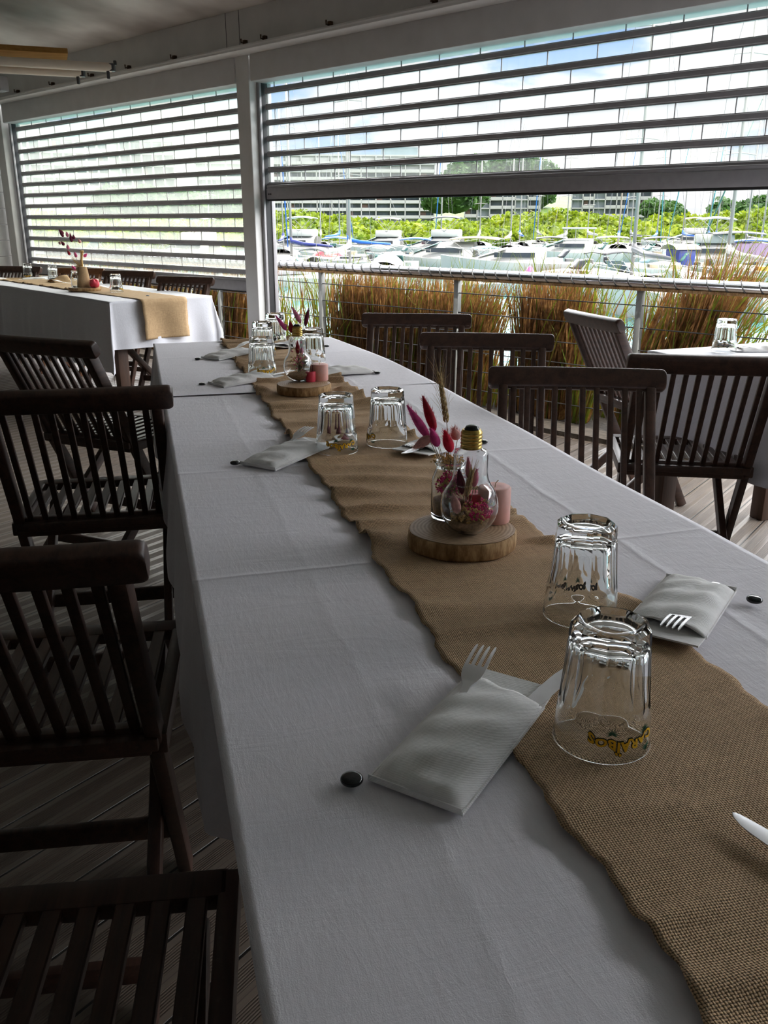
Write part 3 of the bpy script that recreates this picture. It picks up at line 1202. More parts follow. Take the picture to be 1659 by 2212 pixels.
# local frame: origin at near post-side corner; y runs away from the post
BROT = -BAZ
table('dark wood table under the white cloth by the milky shutter', 0.0, 0.74, 0.0, 2.9, BO, BROT)
cloth('tablecloth', 'bluish white cloth with hanging corner tail on the back table by the milky shutter', 0.0, 0.74, 0.0, 2.9, (0.46, 0.30, 0.31, 0.3), 'cloth_plain', BO, BROT, 30, 80, 0.012, None, 0.012, 21)


def bt(x, y, z):
    c, s = math.cos(BROT), math.sin(BROT)
    return BO + Vector((c * x - s * y, s * x + c * y, z))


# runner: its own local y runs towards the post so the end hangs over the table end
def back_runner():
    loc = bt(0.0, 0.0, 0)
    o = runner('light burlap runner hanging over the end of the back table', -0.52, -0.20, -2.8, 0.0, loc, BROT + PI, 'burlap_light', lambda y: 0.012 if y < -1.0 else 0.003, 0.27, 0.0, 0.7535, 17, 260, 14, 0.6)


back_runner()

# table by the railing
RAZ = R(53)
RO = Vector((1.03, 3.41, 0))
RROT = R(-67)                 # local y along az 53, local x along az 143
table('dark wood table under the long white cloth beside the railing', 0.0, 1.3, 0.0, 0.72, RO, RROT)
cloth('tablecloth', 'white cloth draped over the table beside the railing', 0.0, 1.3, 0.0, 0.72, (0.36, 0.36, 0.37, 0.3), 'cloth_plain', RO, RROT, 40, 30, 0.010, None, 0.012, 31)


def rt_(x, y, z):
    c, s = math.cos(RROT), math.sin(RROT)
    return RO + Vector((c * x - s * y, s * x + c * y, z))


# ------------------------------------------------------------------ tumblers (standing upside down)
def make_tumbler(label):
    t = thing('tumbler', label, 'glass', (0, 0, 0), 0, 'upturned tumblers')
    H, R0, R1, NF = 0.124, 0.0465, 0.0372, 9
    def rout(z):
        return R0 + (R1 - R0) * (z / H)
    def facet(z):
        if z < 0.034:
            return 9.0
        k = min(1.0, (z - 0.034) / 0.016)
        k = k * k * (3 - 2 * k)
        return rout(z) * (1.004 - 0.072 * k)
    q = 0.0012
    base = [(0.0, 0.1190), (0.0150, 0.1193), (0.0240, 0.1200), (0.0275, 0.1222), (0.0300, 0.1240), (rout(0.124) - 0.0035, 0.124)]
    zs = [0.1205, 0.116, 0.109, 0.106, 0.102, 0.094, 0.082, 0.07, 0.058] + [0.034 + 0.016 * i / 8 for i in range(8, 0, -1)] + [0.032, 0.026, 0.018, 0.010, 0.004]
    prof = base + [(rout(z), z) for z in zs]
    nf0, nf1 = len(base) - 1, len(prof)
    prof += [(R0 - q + q * math.cos(R(a)), q - q * math.sin(R(a))) for a in range(0, 181, 20)]
    prof += [(0.0441, 0.004), (0.0438, 0.010), (0.0415, 0.028), (0.0375, 0.044), (0.0340, 0.066), (0.0318, 0.090), (0.0302, 0.0980), (0.026, 0.1025), (0.016, 0.1055), (0.0, 0.1060)]
    S = 108
    m = MB()
    def rf(i, r, z, a):
        if nf0 <= i < nf1 and z > 0.03:
            w_ = (a % (2 * PI / NF)) - PI / NF
            ap = facet(min(z, 0.1205)) * (0.985 if 0.103 < z < 0.108 else 1.0)
            if z > 0.123:
                ap -= 0.0035
            return min(r, ap / math.cos(w_))
        return r
    m.lathe(prof, S, (0, 0, 0), rf)
    m.build('glass_body', 'glass', t, sharp=32)
    # printed fruit-juice name, reads upright when the tumbler is turned over
    def letters(body, offset, align):
        cu = bpy.data.curves.new('_txt', 'FONT')
        cu.body = body
        cu.size = 0.0130
        cu.offset = offset
        cu.space_character = 1.10
        cu.align_x = align
        cu.resolution_u = 3
        ob = bpy.data.objects.new('_txt', cu)
        COL.objects.link(ob)
        dg = bpy.context.evaluated_depsgraph_get()
        me = bpy.data.meshes.new_from_object(ob.evaluated_get(dg))
        bpy.data.objects.remove(ob)
        bpy.data.curves.remove(cu)
        return me
    def span(body, align):
        me = letters(body, 0.0, align)
        q = [v.co.x for v in me.vertices]
        bpy.data.meshes.remove(me)
        return min(q), max(q)
    xi = span('CARAI', 'LEFT')[1] - 0.00064 + span('CARAIBOS', 'CENTER')[0] - span('CARAIBOS', 'LEFT')[0]
    def text_mesh(offset):
        me = letters('CARAIBOS', offset, 'CENTER')
        b = bmesh.new()
        b.from_mesh(me)
        for dx in (-0.0017, 0.0017):             # the two dots over the I
            vs = [b.verts.new((xi + dx + (0.0008 + offset) * math.cos(PI * q / 6), 0.01085 + (0.0008 + offset) * math.sin(PI * q / 6), 0)) for q in range(12)]
            b.faces.new(vs)
        b.to_mesh(me)
        b.free()
        return me
    def wrap(me, name, material, extra, parent):
        b = bmesh.new()
        b.from_mesh(me)
        bpy.data.meshes.remove(me)
        bmesh.ops.triangulate(b, faces=b.faces[:])
        bmesh.ops.subdivide_edges(b, edges=[e for e in b.edges if e.calc_length() > 0.0022], cuts=2)
        for v in b.verts:
            x, y = v.co.x, v.co.y
            y *= 1.0 + 0.18 * math.cos(x * 160)
            y += 0.0042 * (1 - (x / 0.027) ** 2) + 0.0012 * math.sin(x * 330)
            x *= 1.02
            zz = 0.0285 - y                      # upside down
            r = rout(zz) + extra
            a = -x / rout(0.016)
            # upturned: x runs the other way round as seen from outside
            v.co = Vector((r * math.sin(a) * 1.0, -r * math.cos(a), zz))
        mm = MB()
        mm.bm.free()
        mm.bm = b
        return mm.build(name, material, parent)
    lg = wrap(text_mesh(0.00115), 'logo', 'logo_black', 0.0003, t)
    wrap(text_mesh(0.00050), 'lettering', 'logo_yellow', 0.0011, lg)
    m = MB()
    rr = random.Random(2)
    for cxa, zc in ((-0.024, 0.029), (-0.027, 0.012), (0.012, 0.031)):
        for k in range(13):
            an = -PI * 0.15 + PI * 1.3 * k / 12 + (PI if zc < 0.015 else 0)
            L = rr.uniform(0.006, 0.009)
            pts = []
            for q in (0.0, 0.5, 1.0):
                xx = cxa + math.cos(an) * L * q
                zz = zc + math.sin(an) * L * q * 0.9
                r = rout(zz) + 0.00015
                a = xx / rout(0.016)
                pts.append(Vector((-r * math.sin(a), -r * math.cos(a), zz)))
            m.blade(pts, (0.0009, 0.0008, 0.0), (pts[1] - pts[0]).cross(Vector((0, -1, 0))).normalized())
    m.build('palm_print', 'logo_green', t)
    return t


TUM = make_tumbler('large upturned tumbler nearest the viewer, yellow lettering on its wall')


def tum(px, py, label, rot, z=0.7563, first=False):
    p = onz(px, py, z)
    if first:
        TUM.location, TUM.rotation_euler = p, (0, 0, rot)
        return
    dup(TUM, p, rot, label, 'upturned tumblers')


tum(1298, 1592, None, R(12), first=True)
tum(1252, 1326, 'upturned tumbler directly behind the nearest one, lettering seen through its back wall', R(190))
tum(728, 973, 'upturned tumbler in front of the small mauve cup, lettering facing the viewer', R(16))
tum(836, 958, 'upturned tumbler between the letter-printed one and the bunny tail flowers', R(-78))
tum(567, 812, 'upturned tumbler beside the far wood slice, front one of the two in line', R(30))
tum(569, 768, 'upturned tumbler peeping above the front one of the two in line', R(120))
tum(595, 744, 'upturned tumbler farthest along the cloth, in front of the white post', R(200))
tum(676, 786, 'upturned tumbler behind the far pink candle', R(250))
tum(252, 631, 'upturned tumbler on the back table beside the burlap end', R(90), 0.7545)
tum(116, 607, 'upturned tumbler on the back table beside the folded burlap', R(140), 0.7545)
tum(62, 601, 'upturned tumbler on the back table before the dark slatted chair back', R(10), 0.7545)
p = rt_(0.36, 0.42, 0.752)
dup(TUM, onz(1563, 759, 0.7525), R(150), 'upturned tumbler on the table beside the railing, water behind it', 'upturned tumblers')


# ------------------------------------------------------------------ napkins, forks, knives, pebbles
def make_napkin(label):
    t = thing('paper_napkin', label, 'napkin', (0, 0, 0), 0, 'folded napkin pouches')
    rnd = random.Random(4)
    w, L = 0.094, 0.185
    m = MB()
    m.ribbon([(0.0, 0, 0.0015), (L * 0.5, 0, 0.0020), (L, 0, 0.0022), (L + 0.034, 0, 0.0030)], [w, w, w, w * 0.97], (0, 1, 0), 0.0022)
    m.build('back_fold', 'napkin', t)
    def top(u, v):
        x = L * u + (0.010 * (v - 0.5) if u > 0.99 else 0)
        y = (v - 0.5) * w
        e = 1 - (2 * abs(v - 0.5)) ** 4
        zt = 0.0035 + e * (0.006 + 0.010 * math.sin(PI * min(1, 0.12 + u * 0.8)))
        zt += e * 0.0016 * math.sin(22 * u + 5 * v) + e * 0.0012 * math.sin(16 * v + 9 * u * u)
        if u < 0.06:
            zt *= 0.55 + 0.45 * (u / 0.06)
        return (x, y * (0.99 + 0.01 * u), zt)
    m.grid if False else None
    m = MB()
    m.grid(top, 36, 26)
    fp = m.build('front_pocket', 'napkin', t, smooth=True)
    md = fp.modifiers.new('thickness', 'SOLIDIFY')
    md.thickness = 0.0012
    md.offset = -1
    m = MB()
    # rolled lower layers at the closed end and long sides
    m.ribbon([(0.0, -w / 2, 0.0), (L, -w / 2, 0.0)], [0.004, 0.004], (0, 0, 1), 0.0015)
    m.ribbon([(0.0, w / 2, 0.0), (L, w / 2, 0.0)], [0.004, 0.004], (0, 0, 1), 0.0015)
    m.ribbon([(0.0, -w / 2, 0.0022), (0.0, w / 2, 0.0022)], [0.0065, 0.0065], (0, 0, 1), 0.0015)
    m.transform(Matrix.Translation((0, 0, 0.002)))
    m.build('fold_edge', 'napkin', t)
    return t


def make_fork(label):
    t = thing('fork', label, 'fork', (0, 0, 0), 0, 'steel forks')
    # x along the fork, tines to +x; origin where the handle ends
    def zc(x):
        if x < 0.10:
            return 0.006 + 0.002 * math.sin(x * 30)
        if x < 0.15:
            return 0.006 + 0.006 * (x - 0.10) / 0.05
        return 0.012 + 0.008 * math.sin(PI * (x - 0.15) / 0.11) - 0.004 * max(0, (x - 0.155) / 0.06)
    m = MB()
    xs = [0.0, 0.004, 0.02, 0.05, 0.09, 0.12, 0.14, 0.148]
    ws = [0.006, 0.013, 0.014, 0.011, 0.0075, 0.0065, 0.009, 0.016]
    m.ribbon([(x, 0, zc(x)) for x in xs], ws, (0, 1, 0), 0.0022)
    xs = [0.148, 0.154, 0.160, 0.168, 0.172]
    ws = [0.016, 0.021, 0.0235, 0.0245, 0.0245]
    m.ribbon([(x, 0, zc(x)) for x in xs], ws, (0, 1, 0), 0.0018)
    m.build('handle', 'steel', t, sharp=35)
    for k in range(4):
        y = -0.0105 + 0.007 * k
        m = MB()
        m.ribbon([(x, y, zc(x)) for x in (0.171, 0.18, 0.19, 0.20, 0.208, 0.213)], [0.0036, 0.0034, 0.0032, 0.003, 0.0024, 0.001], (0, 1, 0), 0.0018)
        m.build('tine', 'steel', t, sharp=35)
    return t


def make_knife(label):
    t = thing('table_knife', label, 'knife', (0, 0, 0), 0, 'steel table knives')
    m = MB()
    m.prism([(0.0, -0.005), (0.01, -0.007), (0.09, -0.006), (0.11, -0.0055), (0.11, 0.0055), (0.09, 0.006), (0.01, 0.007), (0.0, 0.005)], 0.004, 0.0085)
    m.build('handle', 'steel', t, sharp=35)
    m = MB()
    bl = [(0.108, 0.0055, -0.0055), (0.125, 0.009, -0.0088), (0.15, 0.0095, -0.0092), (0.18, 0.0085, -0.0092), (0.195, 0.0062, -0.0092), (0.205, 0.0036, -0.0092), (0.213, -0.0005, -0.0088), (0.2165, -0.0035, -0.0078), (0.218, -0.0055, -0.0062)]
    rr_ = []
    for x, a, b in bl:
        rr_.append([m.bm.verts.new(q) for q in ((x, b, 0.0060), (x, (a + b) / 2, 0.0053), (x, a, 0.0058), (x, a, 0.0068), (x, (a + b) / 2, 0.0073), (x, b, 0.0064))])
    for A, B_ in zip(rr_, rr_[1:]):
        for q in range(6):
            m.bm.faces.new((A[q], A[(q + 1) % 6], B_[(q + 1) % 6], B_[q]))
    m.bm.faces.new(rr_[0][::-1])
    m.bm.faces.new(rr_[-1])
    m.build('blade', 'steel', t, sharp=35)
    return t


NAP = make_napkin('white napkin pouch nearest the viewer holding fork and knife')
FRK = make_fork('steel fork standing out of the nearest napkin pouch, tines over the burlap')
KNF = make_knife('steel knife leaning out of the nearest napkin pouch behind the tumbler')
ROOTS = {'nap': NAP, 'frk': FRK, 'knf': KNF}
USED = set()


def put(kind, loc, rot, label, tilt=0.0, roll=0.0):
    src = ROOTS[kind]
    if kind not in USED:
        USED.add(kind)
        src.location = loc
        src.rotation_euler = (roll, -tilt, rot)
        if label:
            src['label'] = label
        return src
    o = dup(src, loc, rot, label)
    o.rotation_euler = (roll, -tilt, rot)
    return o


def setting(cx, cy, ox, oy, labs, fork=(0.0, 0.026, 3), knife=(0.01, -0.03, -6), frame=tab, rotbase=TROT, z=0.7515, dz=0.0, tilt=0.4):
    """cx,cy closed end and ox,oy open end of the pouch in table coordinates (x across, y along)"""
    a = math.atan2(oy - cy, ox - cx)
    rot = a + rotbase
    base = frame(cx, cy, z + dz)
    put('nap', base, rot, labs[0], 0.048)
    ca, sa = math.cos(rot), math.sin(rot)
    def off(x, y, h):
        return base + Vector((ca * x - sa * y, sa * x + ca * y, h))
    if labs[1]:
        put('frk', off(fork[0], fork[1], 0.0005), rot + R(fork[2]), labs[1], R(tilt + 2.6))
    if labs[2]:
        put('knf', off(knife[0], knife[1], 0.0012), rot + R(knife[2]), labs[2], R(3.4))


setting(0.194, 0.610, 0.329, 0.736, (NAP['label'], FRK['label'], KNF['label']), (0.024, 0.008, 9), (0.060, -0.022, -7), tilt=2.2)
setting(0.715, 0.952, 0.575, 0.822, ('white napkin pouch beside the black pebble, half hidden by the nearest tumbler', 'steel fork whose tips peep from the pouch beside the nearest tumbler', None), (-0.004, 0.020, -3), tilt=-0.6)
setting(0.202, 1.720, 0.327, 1.834, ('white napkin pouch lying before the letter-printed tumbler at mid table', 'steel fork leaning from the mid table pouch against the tumbler', 'steel knife under the letter-printed tumbler at mid table'), (0.026, 0.012, 8), (0.03, -0.02, -4), tilt=2.4)
setting(0.690, 1.850, 0.560, 1.738, ('white napkin pouch behind the pink bunny tails', 'steel fork crossing the knife behind the pink bunny tails', 'steel knife with its blade on the burlap near the bunny tails'), (0.012, 0.014, -4), (0.045, -0.026, 10))
setting(0.200, 2.675, 0.350, 2.745, ('white napkin pouch just beyond the cloth seam', 'steel fork in the pouch beyond the cloth seam', 'steel knife in the pouch beyond the cloth seam'), (0.0, 0.026, 2), (0.06, -0.02, 0), dz=0.002)
setting(0.225, 3.220, 0.365, 3.330, ('white napkin pouch at the far corner of the cloth', 'steel fork with upright tines at the far corner of the cloth', 'steel knife in the pouch at the far corner of the cloth'), (0.03, 0.012, 6), (0.05, -0.02, 0), dz=0.002, tilt=3.0)
setting(0.715, 2.815, 0.565, 2.775, ('white napkin pouch between the far candle and a pebble', 'steel fork lying between the far candle and its napkin', None), (0.045, 0.005, 0), dz=0.002)
setting(0.665, 3.530, 0.525, 3.430, ('white napkin pouch behind the far lamp bulb', 'steel fork leaning on the pouch behind the far lamp bulb', None), (0.03, 0.015, 4), dz=0.002)
# knife lying alone on the burlap at the picture edge
kp = onz(1572, 1778, 0.7575)
kq = onz(1659, 1828, 0.7575)
kr = math.atan2((kp - kq).y, (kp - kq).x)
kd = (kp - kq).normalized()
put('knf', kp - kd * 0.2175 + Vector((0, 0, 0.001)), kr, 'steel knife lying on the burlap, rounded tip pointing into view')
# setting on the table beside the railing
put('nap', onz(1700, 757, 0.7525), R(178), 'white napkin pouch on the table beside the railing')
put('frk', onz(1668, 757, 0.7555), R(176), 'steel fork on the napkin at the table beside the railing', R(4))
# back table bits
put('frk', bt(0.42, 0.72, 0.7555), R(150), 'steel fork on the back table beside its end tumbler', R(4))
put('frk', bt(0.44, 1.55, 0.7555), R(160), 'steel fork on the back table beside the wood slice', R(4))
put('nap', bt(0.55, 2.45, 0.7525), R(200), 'white napkin pouch on the back table before the far tumbler')
put('nap', bt(0.10, 2.62, 0.7525), R(60), 'white napkin pouch at the far end of the back table')


def make_pebble(label):
    m = MB()
    prof = [(0.0, 0.0)] + [(0.0105 * math.cos(R(a)) ** 0.6 if a < 90 else 0, 0.0035 + 0.0042 * math.sin(R(a))) for a in range(-60, 90, 15)] + [(0.0, 0.0077)]
    m.lathe(prof, 28)
    o = m.build('glass_pebble', 'pebble_glass', smooth=True)
    return tag(o, label, 'pebble', 'black glass pebbles')


PEB = make_pebble('black glass pebble beside the nearest napkin pouch')
PEB.location = onz(760, 1690, 0.7515)
PEB.rotation_euler = (0, 0, 0.4)
for px, py, lab in ((1629, 1300, 'black glass pebble near the table edge beside the half hidden pouch'), (508, 1003, 'black glass pebble beside the mid table pouch'), (1044, 957, 'black glass pebble behind the brass screw cap'), (437, 832, 'black glass pebble touching the pouch beyond the cloth seam'), (427, 777, 'black glass pebble at the far corner pouch'), (815, 807, 'black glass pebble beyond the far candle by the table edge'), (706, 749, 'black glass pebble alone at the far end of the cloth'), (319, 640, 'black glass pebble on the back table')):
    o = PEB.copy()
    COL.objects.link(o)
    o['label'] = lab
    o.location = onz(px, py, 0.753)
    o.rotation_euler = (0, 0, random.uniform(0, 3))

# small mauve cup
m = MB()
m.lathe([(0.0, 0.0), (0.024, 0.0), (0.025, 0.004), (0.020, 0.02), (0.0125, 0.045), (0.0118, 0.052), (0.0105, 0.052), (0.011, 0.045), (0.018, 0.018), (0.0, 0.008)], 28)
tag(m.build('candle_cup', 'mauve', loc=onz(738, 930, 0.757), sharp=50), 'small mauve candle cup hidden behind the letter-printed tumbler', 'candle holder')


# ------------------------------------------------------------------ wood slices, vases, candles, flowers
def slice_(label, loc, r, h, seed, notch=True, rot=0.0):
    rnd = random.Random(seed)
    ph = [rnd.uniform(0, 6.28) for _ in range(4)]
    def rf(a):
        q = r * (1 + 0.025 * math.sin(2 * a + ph[0]) + 0.018 * math.sin(3 * a + ph[1]) + 0.008 * math.sin(7 * a + ph[2]) + 0.004 * math.sin(23 * a + ph[3]))
        return q
    t = thing('wood_slice', label, 'wood slice', loc, rot, 'wood slices')
    S = 96
    m = MB()
    prof = [(0.965, 0.0), (1.0, 0.003), (1.005, h * 0.5), (0.995, h - 0.002), (0.975, h - 0.0008)]
    rings = []
    for i, (k, z) in enumerate(prof):
        rings.append([m.bm.verts.new((rf(2 * PI * q / S) * k * math.cos(2 * PI * q / S), rf(2 * PI * q / S) * k * math.sin(2 * PI * q / S), z)) for q in range(S)])
    for a, b in zip(rings, rings[1:]):
        for q in range(S):
            m.bm.faces.new((a[q], a[(q + 1) % S], b[(q + 1) % S], b[q]))
    m.bm.faces.new(rings[0][::-1])
    m.build('bark_rim', 'bark', t, sharp=60)
    m = MB()
    top = [m.bm.verts.new((rf(2 * PI * q / S) * 0.976 * math.cos(2 * PI * q / S), rf(2 * PI * q / S) * 0.976 * math.sin(2 * PI * q / S), h)) for q in range(S)]
    m.bm.faces.new(top)
    m.build('cut_face', 'slice_top', t)
    return t


ZS1 = 0.7565
SL1 = onz(998, 1139, ZS1 + 0.028)
SL1.z = ZS1
slice_('round wood slice with bark rim under the near jar and lamp bulb', SL1, 0.0805, 0.028, 3)
SL2 = onz(656, 829, ZS1 + 0.026)
SL2.z = ZS1 + 0.001
slice_('round wood slice with bark rim under the far lamp bulb and candle', SL2, 0.0765, 0.026, 8)
SL3 = onz(183, 620, 0.78)
SL3.z = 0.7555
slice_('dark wood slice under the bottle of tall dried flowers on the back table', SL3, 0.115, 0.024, 5)
T1 = ZS1 + 0.0285
T2 = ZS1 + 0.0275
T3 = 0.7555 + 0.0245


def bulb(label, loc, rot=0.0):
    t = thing('lamp_bulb_vase', label, 'vase', loc, rot, 'lamp bulb vases')
    R_ = 0.0435
    prof = [(0.0, 0.0008), (0.012, 0.0), (0.019, 0.0015)]
    for a in range(-60, 46, 7):
        prof.append((R_ * math.cos(R(a)), 0.0415 + 0.0435 * math.sin(R(a)) * (1.0 if a < 0 else 1.12)))
    prof += [(0.0275, 0.084), (0.0258, 0.094), (0.0256, 0.112), (0.0252, 0.122), (0.0225, 0.1275), (0.0175, 0.1295), (0.0162, 0.131), (0.0150, 0.1315)]
    prof = [(r, max(z, 0.0)) for r, z in prof]
    m = MB()
    m.lathe(prof, 64)
    g = m.build('glass_bulb', 'thin_glass', t, smooth=True)
    md = g.modifiers.new('wall', 'SOLIDIFY')
    md.thickness = 0.0014
    md.offset = -1
    cap = []
    for k in range(5):
        z = 0.1305 + k * 0.0052
        cap += [(0.0152, z), (0.0160, z + 0.0016), (0.0160, z + 0.0030), (0.0150, z + 0.0046)]
    cap += [(0.0145, 0.1568), (0.0132, 0.159)]
    m = MB()
    m.lathe([(0.0, 0.1305)] + cap + [(0.0, 0.159)], 40)
    c = m.build('screw_cap', 'brass', t, sharp=50)
    c['label'] = 'brass screw cap'
    m = MB()
    m.lathe([(0.0, 0.158), (0.0115, 0.1588), (0.0085, 0.1635), (0.005, 0.1648), (0.0, 0.165)], 24)
    m.build('contact_tip', 'black_gloss', c, sharp=30)
    return t


def cut_sphere_fill(label, loc, R_, zc, ztop, tilt, name='sand', material='sand'):
    """heap inside the bulb with a sloping top"""
    m = MB()
    S = 40
    prof = []
    for a in range(-80, 60, 8):
        r = R_ * math.cos(R(a))
        z = zc + R_ * math.sin(R(a))
        if z > ztop:
            break
        prof.append((r, z))
    m.lathe([(0.0, prof[0][1] - 0.0005)] + prof + [(prof[-1][0] * 0.8, ztop + 0.002), (prof[-1][0] * 0.4, ztop + 0.0035), (0.0, ztop + 0.003)], S)
    for v in m.bm.verts:
        if v.co.z > ztop - 0.004:
            v.co.z += tilt * v.co.x + random.uniform(-0.0012, 0.0012)
    o = m.build(name, material, loc=loc, smooth=True)
    return tag(o, label, name, kind='stuff')


def sprig_cloud(label, loc, cx, size, n, mats_, name='baby_breath', cat='dried flower', keep=None):
    """fine branching sprays with tiny florets"""
    t = thing(name, label, cat, loc, 0)
    st = MB()
    fl_ = [MB() for _ in mats_]
    rnd = random.Random(n)
    for i in range(n):
        for _try in range(30):
            p = Vector(cx) + Vector((rnd.gauss(0, size[0]), rnd.gauss(0, size[1]), rnd.gauss(0, size[2])))
            if keep is None or keep(p):
                break
        b = Vector(cx) + Vector((rnd.gauss(0, size[0] * 0.3), rnd.gauss(0, size[1] * 0.3), -size[2] * 1.6))
        st.tube([b, (b + p) / 2 + Vector((rnd.gauss(0, .002), rnd.gauss(0, .002), 0)), p], [0.00025, 0.0002, 0.00015], 3, False)
        f = fl_[i % len(mats_)]
        q = rnd.uniform(0.0011, 0.0022)
        bmesh.ops.create_icosphere(f.bm, subdivisions=1, radius=q, matrix=Matrix.Translation(p))
        for _ in range(3):
            bmesh.ops.create_icosphere(f.bm, subdivisions=1, radius=q * 0.7, matrix=Matrix.Translation(p + Vector((rnd.gauss(0, q), rnd.gauss(0, q), rnd.gauss(0, q)))))
    st.build('stems', 'f_stem', t)
    for f, mm in zip(fl_, mats_):
        f.build('florets', mm, t)['kind'] = 'stuff'
    return t


def bunny(label, base, neck, tip, r, material, name='bunny_tail', hair=320, group='dried bunny tails'):
    """stem from base to neck, fluffy head from neck to tip"""
    base, neck, tip = Vector(base), Vector(neck), Vector(tip)
    t = thing(name, label, 'dried flower', base, 0, group)
    n0, t0 = neck - base, tip - base
    m = MB()
    mid = n0 * 0.5 + Vector((0, 0, 0.10)) * 0.03
    m.tube([Vector((0, 0, 0)), mid, n0], [0.0007, 0.0006, 0.0005], 5)
    m.build('stem', 'f_stem', t)
    ax = (t0 - n0)
    L = ax.length
    ax.normalize()
    a = ax.orthogonal().normalized()
    b = ax.cross(a)
    m = MB()
    pr = []
    K = 12
    for i in range(K + 1):
        u = i / K
        rr = r * (math.sin(PI * (0.06 + 0.92 * u ** 0.72)) ** 0.75) * (1.0 if u < 0.5 else 1.0 - 0.35 * (u - 0.5))
        pr.append((max(rr, 0.0003), u * L))
    m.lathe([(0, 0)] + pr + [(0, L * 1.01)], 14)
    rnd = random.Random(int(r * 1e6) + int(L * 1e5))
    for i in range(hair):
        u = rnd.uniform(0.03, 0.97)
        rr = pr[min(K, int(u * K))][0] * 0.92
        an = rnd.uniform(0, 2 * PI)
        p = Vector((rr * math.cos(an), rr * math.sin(an), u * L))
        d = Vector((math.cos(an), math.sin(an), 1.1)).normalized()
        ln = rnd.uniform(0.3, 1.0) * r * 0.9
        sd = Vector((-math.sin(an), math.cos(an), 0))
        m.blade([p, p + d * ln * 0.6, p + d * ln + Vector((0, 0, ln * 0.25))], (0.0005, 0.0004, 0.0), sd)
    M = Matrix((a, b, ax)).transposed().to_4x4()
    M.translation = n0
    m.transform(M)
    m.build('flower_head', material, t, smooth=True)
    return t


def wheat(label, base, neck, tip, awn, group=None):
    base, neck, tip = Vector(base), Vector(neck), Vector(tip)
    t = thing('wheat_ear', label, 'dried flower', base, 0, group)
    n0, t0 = neck - base, tip - base
    m = MB()
    m.tube([Vector((0, 0, 0)), n0 * 0.5, n0, t0], [0.0008, 0.0007, 0.0006, 0.0004], 5)
    m.build('stem', 'f_stem', t)
    ax = (t0 - n0)
    L = ax.length
    ax.normalize()
    a = ax.orthogonal().normalized()
    b = ax.cross(a)
    m = MB()
    aw = MB()
    rnd = random.Random(5)
    for i in range(16):
        u = i / 15
        for s in (0, 1, 2):
            an = s * 2.1 + (i % 2) * 1.05
            dr = a * math.cos(an) + b * math.sin(an)
            c = n0 + ax * (u * L) + dr * 0.0022 * (1 - 0.5 * u)
            d = (ax + dr * 0.28).normalized()
            m.tube([c, c + d * 0.004, c + d * 0.009], [0.0009, 0.0020 * (1 - 0.3 * u), 0.0003], 6)
            e = c + d * 0.009
            aw.tube([e, e + d * awn * 0.5, e + (d + dr * rnd.uniform(-0.1, 0.25)) * awn * rnd.uniform(0.7, 1.0)], [0.00022, 0.00018, 0.00008], 3, False)
    m.build('grains', 'f_straw', t, smooth=True)
    aw.build('awns', 'f_straw', t)
    return t


# near arrangement
JAR = onz(969, 1117, T1)
BUL = onz(1012, 1149, T1)
CAN = onz(1066, 1124, T1)


def jar(label, loc, k=1.0):
    t = thing('glass_jar', label, 'jar', loc, 0)
    prof = [(0.0, 0.001), (0.020, 0.0), (0.0275, 0.002), (0.0285, 0.008), (0.0285, 0.055), (0.0270, 0.066), (0.0232, 0.076), (0.0212, 0.081), (0.0212, 0.084), (0.0232, 0.087), (0.0234, 0.090), (0.0215, 0.0925), (0.0195, 0.0925), (0.0186, 0.090), (0.0188, 0.083), (0.0212, 0.075), (0.0252, 0.065), (0.0266, 0.055), (0.0266, 0.010), (0.0250, 0.006), (0.0, 0.005)]
    m = MB()
    m.lathe([(r * k, z * k) for r, z in prof], 56)
    m.build('glass_body', 'glass', t, smooth=True)
    return t


jar('clear glass jar of pink dried flowers behind the near lamp bulb', JAR)
m = MB()
m.lathe([(0.0, 0.0062), (0.0245, 0.0066), (0.0262, 0.010), (0.0262, 0.030), (0.018, 0.033), (0.0, 0.0335)], 36)
tag(m.build('sand', 'sand', loc=JAR, smooth=True), 'brown sand filling the bottom of the near jar', 'sand', kind='stuff')
sprig_cloud('pink and straw baby breath packed inside the near jar', JAR, (0, 0, 0.056), (0.0105, 0.0105, 0.012), 200, ('f_hot', 'f_hot', 'f_gold'), keep=lambda p: math.hypot(p.x, p.y) < 0.0215 and p.z < 0.078)
sprig_cloud('straw coloured fine sprigs at the mouth of the near jar', JAR, (0.0, 0, 0.093), (0.009, 0.009, 0.006), 60, ('f_gold',))
JT = JAR + Vector((0, 0, 0.035))


def jarp(px, py, dy=0.0):
    return onY(px, py, JAR.y + dy)


JM = JAR + Vector((0, 0, 0.092))
for lab, nk, tp, r, mm, dy in (
        ('long magenta bunny tail leaning out of the near jar', (926, 946), (879, 875), 0.0070, 'f_magenta', 0.0),
        ('long crimson bunny tail standing out of the near jar', (939, 930), (913, 855), 0.0075, 'f_crimson', 0.01),
        ('short rose pink bunny tail above the near jar mouth', (946, 964), (930, 925), 0.0072, 'f_magenta', -0.008),
        ('pale pink bunny tail drooping sideways over the near jar', (931, 944), (892, 968), 0.0075, 'f_pale', -0.006),
        ('scarlet bunny tail standing beside the wheat ear', (974, 976), (960, 929), 0.0080, 'f_red', -0.004),
        ('small pale pink round bunny tail beside the brass cap', (988, 950), (980, 924), 0.0078, 'f_pale', 0.008)):
    a = jarp(*nk, dy)
    b = jarp(*tp, dy)
    foot = JT + Vector(((a.x - JAR.x) * -0.25, dy * 0.5, 0.0))
    bunny(lab, foot, a, b, r, mm)
wheat('bearded wheat ear rising tallest from the near jar', JT + Vector((0.004, 0, 0)), jarp(965, 912), jarp(950, 815), 0.035)

